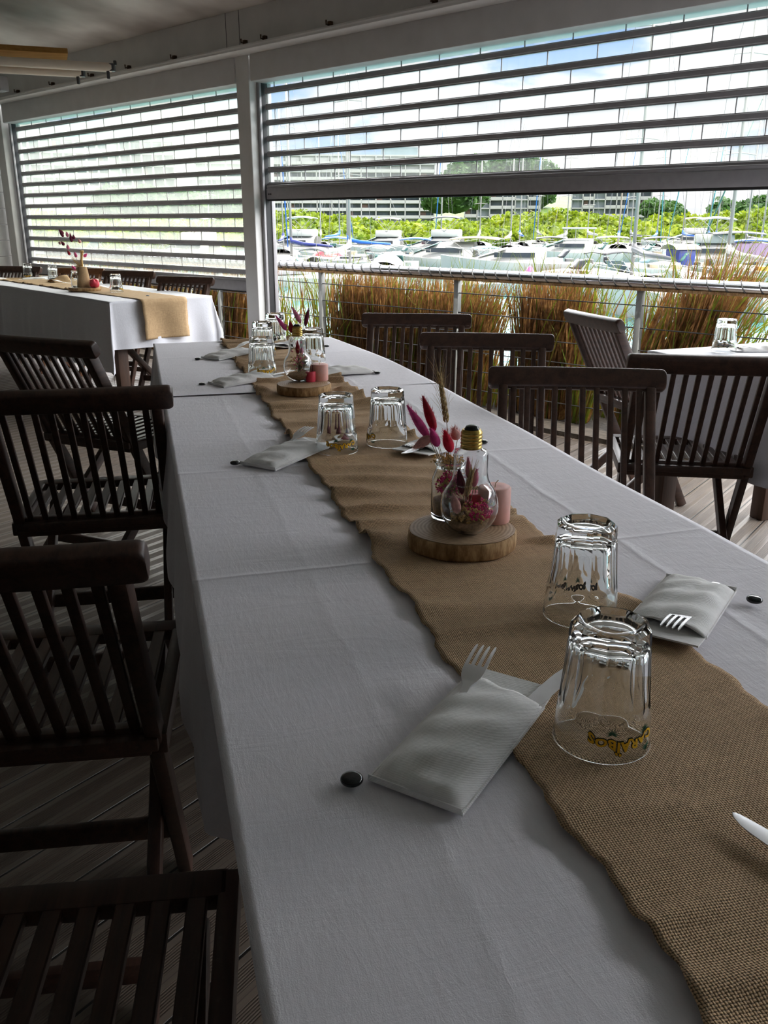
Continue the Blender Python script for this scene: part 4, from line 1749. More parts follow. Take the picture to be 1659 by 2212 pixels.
bulb('clear lamp bulb vase with brass cap on the near wood slice', BUL)
cut_sphere_fill('brown sand and chaff in the bottom of the near lamp bulb', BUL, 0.0400, 0.0425, 0.0175, 0.18)
sprig_cloud('bright pink baby breath inside the near lamp bulb', BUL, (0.016, -0.006, 0.034), (0.0095, 0.0095, 0.0080), 190, ('f_hot', 'f_hot', 'f_gold'), keep=lambda p: (p - Vector((0, 0, 0.042))).length < 0.036)
sprig_cloud('golden dried sprigs inside the near lamp bulb', BUL, (-0.012, -0.006, 0.030), (0.009, 0.009, 0.007), 110, ('f_gold', 'f_straw'), keep=lambda p: (p - Vector((0, 0, 0.042))).length < 0.036)
B0 = BUL + Vector((-0.002, 0, 0.022))
wheat('green straw wheat ear inside the near lamp bulb', B0, BUL + Vector((-0.006, -0.012, 0.060)), BUL + Vector((0.0005, -0.010, 0.096)), 0.018)
bunny('plum bunny tail inside the near lamp bulb', B0, BUL + Vector((-0.011, -0.004, 0.062)), BUL + Vector((-0.0175, -0.002, 0.100)), 0.0062, 'f_plum', hair=120)
bunny('pink bunny tail upright inside the neck of the near lamp bulb', B0, BUL + Vector((-0.001, 0.004, 0.082)), BUL + Vector((-0.004, 0.004, 0.115)), 0.0050, 'f_pink', hair=120)
bunny('pale bunny tail lying against the wall of the near lamp bulb', B0, BUL + Vector((-0.018, -0.016, 0.035)), BUL + Vector((-0.026, -0.012, 0.065)), 0.0070, 'f_pale', hair=120)
bunny('rose bunny tail behind the wheat in the near lamp bulb', B0, BUL + Vector((0.006, 0.004, 0.070)), BUL + Vector((0.010, 0.004, 0.098)), 0.0050, 'f_pink', hair=120)


def candle(label, loc, r, h, material):
    t = thing('pillar_candle', label, 'candle', loc, 0)
    m = MB()
    m.lathe([(0, 0), (r - 0.001, 0), (r, 0.002), (r, h - 0.002), (r - 0.002, h), (r * 0.4, h - 0.0015), (0, h - 0.002)], 48)
    m.build('wax', material, t, sharp=60)
    m = MB()
    m.tube([(0, 0, h - 0.003), (0.001, 0, h + 0.005), (0.005, 0, h + 0.010)], 0.0007, 6)
    m.build('wick', 'f_straw', t)
    return t


candle('pale pink pillar candle behind the near lamp bulb', CAN, 0.0252, 0.056, 'wax_pink')
candle('small scarlet candle seen through the near lamp bulb', SL1 + Vector((0.022, 0.032, T1 - SL1.z)), 0.0155, 0.046, 'wax_red')

# far arrangement
BU2 = onz(645, 823, T2)
CA2 = onz(691, 821, T2)
bulb('clear lamp bulb vase with brass cap on the far wood slice', BU2)
cut_sphere_fill('brown sand in the bottom of the far lamp bulb', BU2, 0.0400, 0.0425, 0.022, 0.1)
sprig_cloud('pink and straw sprigs inside the far lamp bulb', BU2, (0.004, 0, 0.060), (0.008, 0.008, 0.017), 130, ('f_hot', 'f_gold', 'f_gold'))
bunny('crimson bunny tail inside the neck of the far lamp bulb', BU2 + Vector((0, 0, 0.02)), BU2 + Vector((0.000, 0, 0.080)), BU2 + Vector((0.000, 0, 0.118)), 0.0062, 'f_crimson', hair=100)
bunny('pink bunny tail beside the crimson one in the far lamp bulb', BU2 + Vector((0, 0, 0.02)), BU2 + Vector((0.011, 0, 0.078)), BU2 + Vector((0.014, 0, 0.100)), 0.0050, 'f_pink', hair=100)
candle('rose pink pillar candle beside the far lamp bulb', CA2, 0.0250, 0.048, 'wax_pink')
candle('small scarlet candle tucked behind the far lamp bulb', SL2 + Vector((0.018, 0.030, T2 - SL2.z + 0.0)), 0.0150, 0.030, 'wax_red')
# small bottle behind the far bulb that carries the bunny tails
BT2 = SL2 + Vector((-0.002, 0.042, T2 - SL2.z))
jar('small glass jar hidden behind the far lamp bulb', BT2, 0.72)


def b2p(px, py):
    return onY(px, py, BT2.y)


for lab, nk, tp, r, mm in (('magenta bunny tail bending aside above the far lamp bulb', (619, 714), (594, 680), 0.0058, 'f_magenta'),
                           ('dark crimson bunny tail nearest the far brass cap', (631, 719), (626, 693), 0.0085, 'f_crimson'),
                           ('pink tipped bunny tail standing above the far lamp bulb', (650, 698), (630, 662), 0.0072, 'f_pink'),
                           ('plum bunny tail standing tallest above the far brass cap', (659, 704), (667, 665), 0.0066, 'f_plum'),
                           ('short rose bunny tail behind the dark crimson one', (621, 706), (611, 700), 0.0050, 'f_pink')):
    bunny(lab, BT2 + Vector((0, 0, 0.02)), b2p(*nk), b2p(*tp), r, mm, hair=90)

# back table arrangement
JA3 = SL3 + Vector((-0.050, -0.02, T3 - SL3.z))
jar('small dark glass jar on the back table slice', JA3, 1.25)
m = MB()
m.lathe([(0.0, 0.0), (0.046, 0.0), (0.048, 0.004), (0.043, 0.06), (0.036, 0.115), (0.031, 0.14), (0.0, 0.142)], 32)
tag(m.build('burlap_pot', 'burlap_light', loc=SL3 + Vector((0.0, -0.01, T3 - SL3.z)), sharp=50), 'tapering burlap wrapped pot on the back table slice', 'pot')
candle('pale pink candle with scarlet side on the back table slice', SL3 + Vector((0.065, 0.02, T3 - SL3.z)), 0.032, 0.055, 'wax_pink')
m = MB()
bmesh.ops.create_uvsphere(m.bm, u_segments=24, v_segments=14, radius=0.034)
for v in m.bm.verts:
    v.co.z = max(-0.026, v.co.z * 0.85 + 0.006 * math.cos(4 * math.atan2(v.co.y, v.co.x)))
tag(m.build('wax_heart', 'wax_red', loc=SL3 + Vector((0.088, -0.045, T3 - SL3.z + 0.026)), smooth=True), 'scarlet heart shaped candle leaning on the pale one on the back table', 'candle')
PT = SL3 + Vector((0.0, -0.01, T3 - SL3.z + 0.12))


def b3p(px, py, d=0.0):
    return onY(px, py, SL3.y + d)


cols = ['f_plum', 'f_plum', 'f_pink', 'f_plum', 'f_plum', 'f_pale', 'f_plum', 'f_pink', 'f_crimson', 'f_magenta', 'f_magenta', 'f_magenta', 'f_pale']
spec = [((137, 512), (127, 495)), ((137, 506), (129, 496)), ((147, 512), (143, 500)), ((155, 523), (151, 503)), ((160, 517), (158, 507)), ((174, 525), (169, 516)), ((139, 530), (132, 521)), ((148, 539), (145, 528)), ((151, 551), (146, 541)), ((165, 556), (161, 544)), ((181, 555), (188, 548)), ((163, 584), (155, 574)), ((132, 526), (126, 524))]
for i, ((nk, tp), mm) in enumerate(zip(spec, cols)):
    bunny('thin dried flower stem in the spray on the back table', PT, b3p(*nk, -0.02 + 0.006 * i), b3p(*tp, -0.02 + 0.006 * i), 0.011, mm, hair=60, group='spray of dried stems on the back table')
m = MB()
m.tube([PT, b3p(176, 560), b3p(177, 545)], [0.010, 0.008, 0.010], 10)
m.lathe([(0.0, 0.0), (0.010, 0.002), (0.016, 0.012), (0.012, 0.018), (0, 0.02)], 12, b3p(177, 547))
tag(m.build('seed_stalk', 'f_gold', sharp=50), 'thick golden seed stalk standing in the back table spray', 'dried flower')
m = MB()
for k in range(40):
    a = random.uniform(0, 6.28)
    e = b3p(random.uniform(150, 178), random.uniform(555, 585), random.uniform(-0.04, 0.04))
    m.tube([PT + Vector((math.cos(a), math.sin(a), 0)) * 0.012, (PT + e) / 2, e], [0.0016, 0.0014, 0.0008], 4, False)
o = m.build('dried_grass', 'f_straw')
tag(o, 'bundle of pale dried grass stems in the burlap pot', 'dried flower', kind='stuff')
# folded burlap bow on the back table
m = MB()
m.grid(lambda u, v: bt(0.40 + 0.14 * u, 1.88 + 0.16 * v, 0.757 + 0.060 * math.sin(PI * v) * (0.3 + 0.7 * u) + 0.006 * math.sin(9 * u + 4 * v)), 12, 16)
o = m.build('burlap_fold', 'burlap_light', smooth=True)
o.modifiers.new('thickness', 'SOLIDIFY').thickness = 0.002
tag(o, 'piece of light burlap bulging up behind a back table tumbler', 'burlap piece')


# ------------------------------------------------------------------ railing, ledge, grasses
NR = 4.62
t = thing('cable_railing', 'steel railing with wire wrapped handrail between deck and water', 'railing', W(0, 0, 0), WROT)
m = MB()
m.tube([(-12.0, NR, 0.905), (2.5, NR, 0.905)], 0.030, 16)
m.build('handrail', 'rail_steel', t, smooth=True)
m = MB()
m.bx(-12.0, 2.5, NR - 0.022, NR + 0.022, 0.862, 0.878)
m.build('handrail_underside', 'bark', t)
m = MB()
pts = []
x = -9.5
while x < 0.2:
    for q in range(10):
        a = 2 * PI * q / 10
        k = q / 10
        pts.append((x + 0.092 * (k if 2 < q < 8 else k), NR + 0.0345 * math.cos(a), 0.905 + 0.0345 * math.sin(a)))
    x += 0.092
m.tube(pts, 0.0032, 4, False)
m.build('wire_wrap', 'wire', t)
for k in range(6):
    z = 0.905 - 0.125 * (k + 1)
    m = MB()
    m.tube([(-12.0, NR, z), (2.5, NR, z)], 0.0036, 6)
    m.build('cable', 'wire', t)
for x in (-8.9, -7.6, -6.35, -5.05, -3.72, -2.4, -1.1, 0.2):
    m = MB()
    m.bx(x - 0.018, x + 0.018, NR - 0.01, NR + 0.03, -0.1, 0.88, 0.003)
    m.build('post', 'post_grey', t, sharp=40)
m = MB()
m.bx(-12, 3, 4.99, 5.22, -0.3, 0.16, 0.01)
struct(m.build('trim_5', 'concrete', rotz=WROT), 'sunlit pale concrete ledge edging the terrace above the water', 'ledge')
m = MB()
m.bx(-12, 3, 4.44, 4.99, -0.25, 0.03)
struct(m.build('trim_6', 'soil', rotz=WROT), 'dark soil strip planted with tall grasses along the ledge', 'planting strip')


def grass(label, s0, s1, n0, n1, hgt, nd, ng, lean, spread, seed, green='grass_green', dryw=0.0105):
    """clump between wall coordinates s0..s1 (x) and n0..n1"""
    rnd = random.Random(seed)
    cx, cn = (s0 + s1) / 2, (n0 + n1) / 2
    t = thing('tall_grass', label, 'grass', W(cx, cn, 0.03), WROT, 'tall grasses along the railing')
    view = Vector((0.62, -0.1, 0))
    def mk(n, hmul, wd, jitter, material, name, bend, lo=0.55):
        m = MB()
        for i in range(n):
            bx_ = rnd.uniform(s0, s1) - cx
            by = rnd.uniform(n0, n1) - cn
            h = hgt * hmul * rnd.uniform(lo, 1.03)
            lx = lean + spread * (bx_ / max(0.05, (s1 - s0) / 2)) * 0.5 + rnd.gauss(0, jitter)
            ly = rnd.gauss(0.02, jitter * 0.6)
            bd = rnd.gauss(0, bend)
            pts, ws = [], []
            w0 = wd * rnd.uniform(0.5, 1.3)
            for q in range(5):
                u = q / 4
                pts.append(Vector((bx_ + lx * h * u + bd * h * u * u * u, by + ly * h * u, h * u * (1 - 0.12 * abs(bd) * u))))
                ws.append(w0 * (1 - 0.25 * u) if q < 4 else 0.0)
            an = rnd.uniform(-0.9, 0.9) - WROT * 0 
            side = Vector((math.cos(an), math.sin(an), 0))
            m.blade(pts, ws, side)
        o = m.build(name, material, t)
        return o
    mk(int(nd * 1.9), 0.93, dryw, 0.045, 'grass_dry', 'dry_stalks', 0.07, 0.78)
    mk(int(ng * 0.8), 1.10, 0.010, 0.10, green, 'green_blades', 0.22)
    mk(max(10, ng // 4), 1.0, 0.010, 0.16, 'grass_olive', 'bent_blades', 0.5)
    return t


def sx(px, n=4.82):
    """wall coordinate of direction px at mid height"""
    r = ray(px, 700)
    k = n / (r.x * WN.x + r.y * WN.y)
    p = r * k
    return p.x * WU.x + p.y * WU.y


GR = [
    ('thick brown grass clump by the white post side of the open view', 745, 835, 4.67, 4.98, 0.96, 520, 90, 0.02, 0.10, 1),
    ('green blade tuft at the edge of the brown clump, thin and open', 690, 735, 4.67, 4.96, 0.98, 30, 120, 0.00, 0.25, 2),
    ('brown and olive grass clump leaning behind the farthest water side chair', 845, 1035, 4.67, 4.98, 0.96, 620, 240, 0.10, 0.20, 3),
    ('brown grass clump with bent green blades behind the middle water side chair', 1140, 1250, 4.67, 4.98, 1.02, 420, 150, 0.00, 0.10, 4),
    ('sparse stalks leaning beside the edge on chair', 1355, 1425, 4.67, 4.96, 1.05, 90, 60, 0.28, 0.15, 5),
    ('slanting green and brown grass clump above the railing near the glass on the water side table', 1430, 1500, 4.67, 4.96, 1.18, 200, 130, 0.26, 0.12, 6),
    ('dense golden grass clump under the milky shutter', 452, 545, 4.62, 4.98, 0.95, 520, 170, 0.04, 0.2, 7),
    ('thin yellow green grass tuft right beside the white post', 600, 625, 4.67, 4.95, 0.95, 14, 40, 0.05, 0.3, 8),
    ('fine green blades beside the concrete ledge behind the nearest water side chair', 1262, 1300, 4.67, 4.96, 1.0, 14, 60, 0.08, 0.35, 9),
    ('brown grass clump veiled by the milky shutter near the tall flower spray', 250, 400, 4.67, 4.98, 1.02, 380, 180, 0.03, 0.2, 10),
    ('brown grass clump veiled by the milky shutter near the wide post', 90, 200, 4.67, 4.98, 1.0, 260, 140, 0.03, 0.2, 11),
    ('short green tufts along the ledge at the foot of the railing', 905, 1150, 4.67, 4.96, 0.40, 60, 120, 0.05, 0.4, 12),
    ('sparse green blades before the far mooring at the picture edge', 1520, 1640, 4.67, 4.96, 0.95, 16, 60, 0.35, 0.5, 13),
]
for lab, a, b, n0, n1, h, nd, ng, ln, sp, sd in GR:
    xa, xb = sx(a), sx(b)
    grass(lab, min(xa, xb), max(xa, xb), n0, n1, h, nd, ng, ln, sp, sd)

# ------------------------------------------------------------------ water, far bank, hills, buildings
ZW = -1.5
m = MB()
m.quad((-600, 4.0, ZW), (500, -200, ZW), (700, 700, ZW), (-500, 800, ZW))
wt = m.build('water', 'water')
for v in wt.data.vertices:
    pass
struct(wt, 'pale turquoise marina water rippling around the moored boats', 'water')


def leaf_mass(name, label, cat, blobs, material, leaf, dens, seed, kind='stuff'):
    """foliage built of leaf-sized facets over rounded crowns: blobs of (x, y, z, rx, ry, rz)"""
    rnd = random.Random(seed)
    m = MB()
    for (x, y, z, rx, ry, rz) in blobs:
        n = int(dens * (rx * rz + rx * ry) )
        for _ in range(n):
            a = rnd.uniform(0, 2 * PI)
            cz = rnd.uniform(-0.35, 1.0)
            r = math.sqrt(max(0, 1 - cz * cz)) * rnd.uniform(0.78, 1.04)
            p = Vector((x + rx * r * math.cos(a), y + ry * r * math.sin(a), z + rz * cz * rnd.uniform(0.85, 1.05)))
            s = leaf * rnd.uniform(0.6, 1.4)
            u = Vector((rnd.gauss(0, 1), rnd.gauss(0, 1), rnd.gauss(0, 0.6))).normalized() * s
            v = Vector((rnd.gauss(0, 1), rnd.gauss(0, 1), rnd.gauss(0, 1))).normalized()
            v = (v - u * v.dot(u) / u.length_squared).normalized() * s * 0.6
            m.bm.faces.new([m.bm.verts.new(p - u), m.bm.verts.new(p + v), m.bm.verts.new(p + u), m.bm.verts.new(p - v)])
        # dark solid heart so the crown is not see-through
        bmesh.ops.create_icosphere(m.bm, subdivisions=2, radius=1.0, matrix=Matrix.Translation((x, y, z)) @ Matrix.Diagonal((rx * 0.82, ry * 0.82, rz * 0.82, 1)))
    o = m.build(name, material, keep_normals=True)
    return tag(o, label, cat, kind=kind)


def far(px, D, z=0.0):
    r = ray(px, 478)
    k = D / math.hypot(r.x, r.y)
    return Vector((r.x * k, r.y * k, z))


def zpx(y, D):
    """height that shows at image row y at ground distance D (near the picture's middle)"""
    return EYE + (478 - y) / 1872.0 * D / (math.cos(PITCH) ** 2) * 0.985


rnd = random.Random(77)
blobs = []
for i in range(150):
    px = -60 + 1800 * i / 149
    D = 92 + rnd.uniform(-3, 6)
    p = far(px, D)
    blobs.append((p.x, p.y, ZW + 0.6 + rnd.uniform(-0.2, 0.4), rnd.uniform(1.3, 2.2), 1.5, rnd.uniform(1.2, 1.9)))
for i in range(170):
    px = -60 + 1800 * i / 169
    D = 105 + rnd.uniform(-5, 9)
    p = far(px, D)
    top = 1.9 + 0.7 * math.sin(px * 0.011 + 1) + rnd.uniform(-0.3, 0.5) + (0.9 if px > 1420 else 0)
    blobs.append((p.x, p.y, ZW + 0.9, rnd.uniform(1.8, 2.8), 2.0, top + 0.2))
leaf_mass('mangrove_foliage', 'bright yellow green mangrove thicket along the far bank behind the boats', 'mangrove', blobs, 'mangrove', 0.28, 26, 3)

# ground rising behind the mangroves
def hill_z(px):
    pts = [(-400, 6), (100, 8), (600, 6), (900, 7), (1000, 9), (1180, 10), (1230, 10), (1400, 6), (1420, 5), (1480, 3.2), (1560, 3.4), (1620, 4.4), (1659, 7), (2000, 12)]
    for (a, za), (b, zb) in zip(pts, pts[1:]):
        if a <= px <= b:
            return za + (zb - za) * (px - a) / (b - a)
    return 6


m = MB()
m.grid(lambda u, v: far(-400 + 2400 * u, 112 + 460 * v, (-1.4 if v == 0 else (0.6 + 1.6 * (hill_z(-400 + 2400 * u) - 0.6) * max(0.0, min(1, (v - 0.55) * 2.6)) ** 0.8 + 0.5 * math.sin(60 * u + 9 * v) * v))), 120, 24)
struct(m.build('hill', 'hill_green', smooth=True), 'green grassy hillside rising behind the mangroves', 'hill')


def trees(label, px0, px1, D, y_top, n, seed, sz=5.0):
    rnd = random.Random(seed)
    bl = []
    zt = zpx(y_top, D)
    for i in range(n):
        p = far(rnd.uniform(px0, px1), D + rnd.uniform(-6, 6))
        k = rnd.uniform(0.55, 1.0)
        bl.append((p.x, p.y, zt * k * 0.62, sz * rnd.uniform(0.7, 1.2), sz, zt * k * 0.36))
    return leaf_mass('tree_crowns', label, 'trees', bl, 'tree_dark', 0.9, 5, seed)


trees('dark green trees in the gap between the two apartment blocks', 945, 1000, 300, 380, 14, 41, 5)
trees('round dark tree showing above the lower shutter row', 985, 1030, 330, 352, 8, 42, 6)
trees('broad tree line on the hill above the shaded shutter bar', 1060, 1165, 420, 356, 22, 43, 8)
trees('dark trees on the slope beside the grey apartment block', 1400, 1460, 330, 440, 14, 44, 5)
trees('dark tree heads on the skyline beyond the mast cluster', 1560, 1640, 330, 440, 16, 45, 6)
trees('low dark trees below the white apartment block', 240, 540, 210, 418, 40, 46, 5)
trees('tree crown at the picture edge above the mangroves', 1640, 1690, 260, 432, 8, 47, 6)
# a lone palm on the skyline
pb = far(1551, 300, 8)
t = thing('palm_tree', 'slender lone palm on the skyline between the masts', 'palm', pb, 0)
m = MB()
zt = zpx(441, 300) - 8
m.tube([(0, 0, -6), (0.2, 0, zt * 0.5), (0, 0, zt)], [0.28, 0.2, 0.16], 8)
m.build('trunk', 'mast', t)
m = MB()
for k in range(16):
    a = 2 * PI * k / 16
    d = Vector((math.cos(a), math.sin(a), 0))
    m.blade([Vector((0, 0, zt)), Vector((0, 0, zt + 0.7)) + d * 1.2, Vector((0, 0, zt - 0.6)) + d * 2.4], (0.3, 0.7, 0.1), d.cross(Vector((0, 0, 1))))
m.build('fronds', 'tree_dark', t)


def building(label, px0, px1, y_top, y_bot, D, bays, wall='bld_wall', depth=16.0, pattern=None, roof=None, floor_h=3.0):
    a, b = far(px0, D), far(px1, D)
    w = (b - a).length
    z1, z0 = zpx(y_top, D), zpx(y_bot, D)
    ax = (b - a).normalized()
    rot = math.atan2(ax.y, ax.x)
    t = thing('apartment_building', label, 'building', Vector((a.x, a.y, 0)), rot)
    m = MB()
    m.bx(0, w, 0.6, depth, z0 - 6, z1)
    m.bx(-0.4, w + 0.4, 0.2, depth + 0.4, z1, z1 + 0.6)
    m.build('walls', wall, t)
    nf = max(1, int(round((z1 - z0) / floor_h)))
    fh = (z1 - z0) / nf
    bw = w / bays
    cnt = 0
    slab = MB()
    for f in range(nf):
        zb = z0 + f * fh
        slab.bx(-0.2, w + 0.2, -0.7, 0.8, zb - 0.25, zb + 0.15)
        for i in range(bays):
            kind = pattern[i % len(pattern)] if pattern else 'w'
            x0 = i * bw + 0.35
            x1 = (i + 1) * bw - 0.35
            if kind == 's':
                continue
            if kind in 'wb' and cnt < 96:
                cnt += 1
                q = MB()
                q.bx(x0, x1, 0.50, 0.66, zb + 0.25, zb + fh - 0.45)
                wn = q.build('window', 'bld_window', t)
                if (f * 7 + i * 3) % 5 == 0:
                    q = MB()
                    q.bx(x0, x0 + (x1 - x0) * 0.45, 0.44, 0.52, zb + 0.25, zb + fh - 0.45)
                    q.build('blind', 'bld_shutter', wn)
            slab.bx(x0 - 0.35, x1 + 0.35, -0.7, -0.55, zb + 0.1, zb + 0.95)
    for i in range(bays + 1):
        slab.bx(i * bw - 0.2, i * bw + 0.2, -0.7, 0.8, z0 - 1, z1)
    slab.build('balconies', 'bld_white', t)
    if roof:
        m = MB()
        m.bx(roof[0] * w, roof[1] * w, 2, depth * 0.7, z1 + 0.6, z1 + roof[2])
        m.build('roof_block', 'bld_roof', t)
    return t


building('long pale apartment block with balcony bays behind the mangroves', 430, 937, 366, 472, 370, 16, 'bld_white', 16, 'wwwwww', (0.78, 0.93, 3.5))
building('grey blue apartment block between the two clusters of masts', 1003, 1166, 396, 470, 360, 6, 'bld_wall', 16, 'wswwsw')
building('grey blue apartment block nearest the skyline gap', 1232, 1403, 396, 470, 350, 7, 'bld_wall', 16, 'swswwsw')
building('stepped white apartment block seen through the milky shutter', 55, 385, 345, 425, 260, 14, 'bld_white', 16, 'wwswww', (0.2, 0.75, 2.0))


# ------------------------------------------------------------------ boats
def hull_mesh(L, B, H, draft=0.35, bow_rise=0.35, tr=0.85):
    m = MB()
    N = 14
    rings = []
    for i in range(N + 1):
        u = i / N
        x = -L / 2 + L * u
        w = B / 2 * (tr + (1 - tr) * min(1, u * 2.2)) * (1.0 if u < 0.5 else max(0.02, math.cos((u - 0.5) * PI) ** 0.75))
        hs = H * (1 + bow_rise * max(0, (u - 0.3) / 0.7) ** 1.6)
        kd = draft * (1 - max(0, (u - 0.7) / 0.3) ** 2 * 1.2)
        xo = x + 0.06 * L * max(0, u - 0.8) / 0.2 * 0
        rings.append([m.bm.verts.new(p) for p in ((xo, 0, -kd), (xo, w * 0.72, -0.05), (xo + 0.02 * L * u, w * 0.97, hs * 0.6), (xo + 0.03 * L * u, w, hs), (xo + 0.03 * L * u, w * 0.9, hs), (xo, 0, hs * 0.98 + 0.03),
                      (xo + 0.03 * L * u, -w * 0.9, hs), (xo + 0.03 * L * u, -w, hs), (xo + 0.02 * L * u, -w * 0.97, hs * 0.6), (xo, -w * 0.72, -0.05))])
    for a, b in zip(rings, rings[1:]):
        for q in range(10):
            m.bm.faces.new((a[q], a[(q + 1) % 10], b[(q + 1) % 10], b[q]))
    m.bm.faces.new(rings[0][::-1])
    m.bm.faces.new(rings[-1])
    return m


def stripe(t, L, B, H, material, z=0.55):
    m = hull_mesh(L * 0.992, B * 1.012, H * 0.62, 0.0, 0.25)
    for v in m.bm.verts:
        v.co.z = max(v.co.z, H * 0.36)
    m.build('hull_stripe', material, t, sharp=30)


def outboard(t, x, y, z, material='cv_black'):
    m = MB()
    m.box((x - 0.18, y, z + 0.35), (0.42, 0.34, 0.42), None, 0.08)
    m.beam((x - 0.12, y, z + 0.2), (x - 0.22, y, z - 0.75), 0.14, 0.2)
    m.build('outboard_motor', material, t, sharp=40)


def bimini(t, x0, x1, w, z, material, arch=0.12):
    m = MB()
    m.grid(lambda u, v: (x0 + (x1 - x0) * u, (v - 0.5) * w, z + arch * math.sin(PI * u) + 0.10 * (1 - (2 * v - 1) ** 2)), 10, 8)
    o = m.build('canopy', material, t, smooth=True)
    o.modifiers.new('thickness', 'SOLIDIFY').thickness = 0.05
    xm = (x0 + x1) / 2
    for s in (-1, 1):
        MB().tube([(x0 + 0.1, s * w * 0.48, z), (xm - 0.03, s * w * 0.48, z - 1.1), (xm + 0.03, s * w * 0.48, z - 1.1), (x1 - 0.1, s * w * 0.48, z)], 0.022, 6).build('canopy_frame', 'mast', t)


PLACED = []


def corners(p, head, L, B):
    c, q = math.cos(head), math.sin(head)
    return [(p.x + c * a - q * b, p.y + q * a + c * b) for a, b in ((L / 2, B / 2), (-L / 2, B / 2), (-L / 2, -B / 2), (L / 2, -B / 2))]


def clash(A, Bq):
    for P in (A, Bq):
        for i in range(2):
            ex, ey = P[i + 1][0] - P[i][0], P[i + 1][1] - P[i][1]
            a = [ex * x + ey * y for x, y in A]
            b = [ex * x + ey * y for x, y in Bq]
            if max(a) < min(b) or max(b) < min(a):
                return False
    return True


def berth(p, head, L, B):
    """slide along the line of sight to the nearest free berth"""
    D = p.length
    d = Vector((p.x, p.y, 0)).normalized()
    for k in range(400):
        q = D + (0.35 * ((k + 1) // 2)) * (1 if k % 2 else -1)
        if q < 25 or q > 83:
            continue
        c = corners(d * q, head, L + 0.7, B + 0.3)
        if not any(clash(c, o) for o in PLACED):
            PLACED.append(c)
            r = d * q
            return Vector((r.x, r.y, ZW))
    PLACED.append(corners(p, head, L, B))
    return p


BS = 0.72


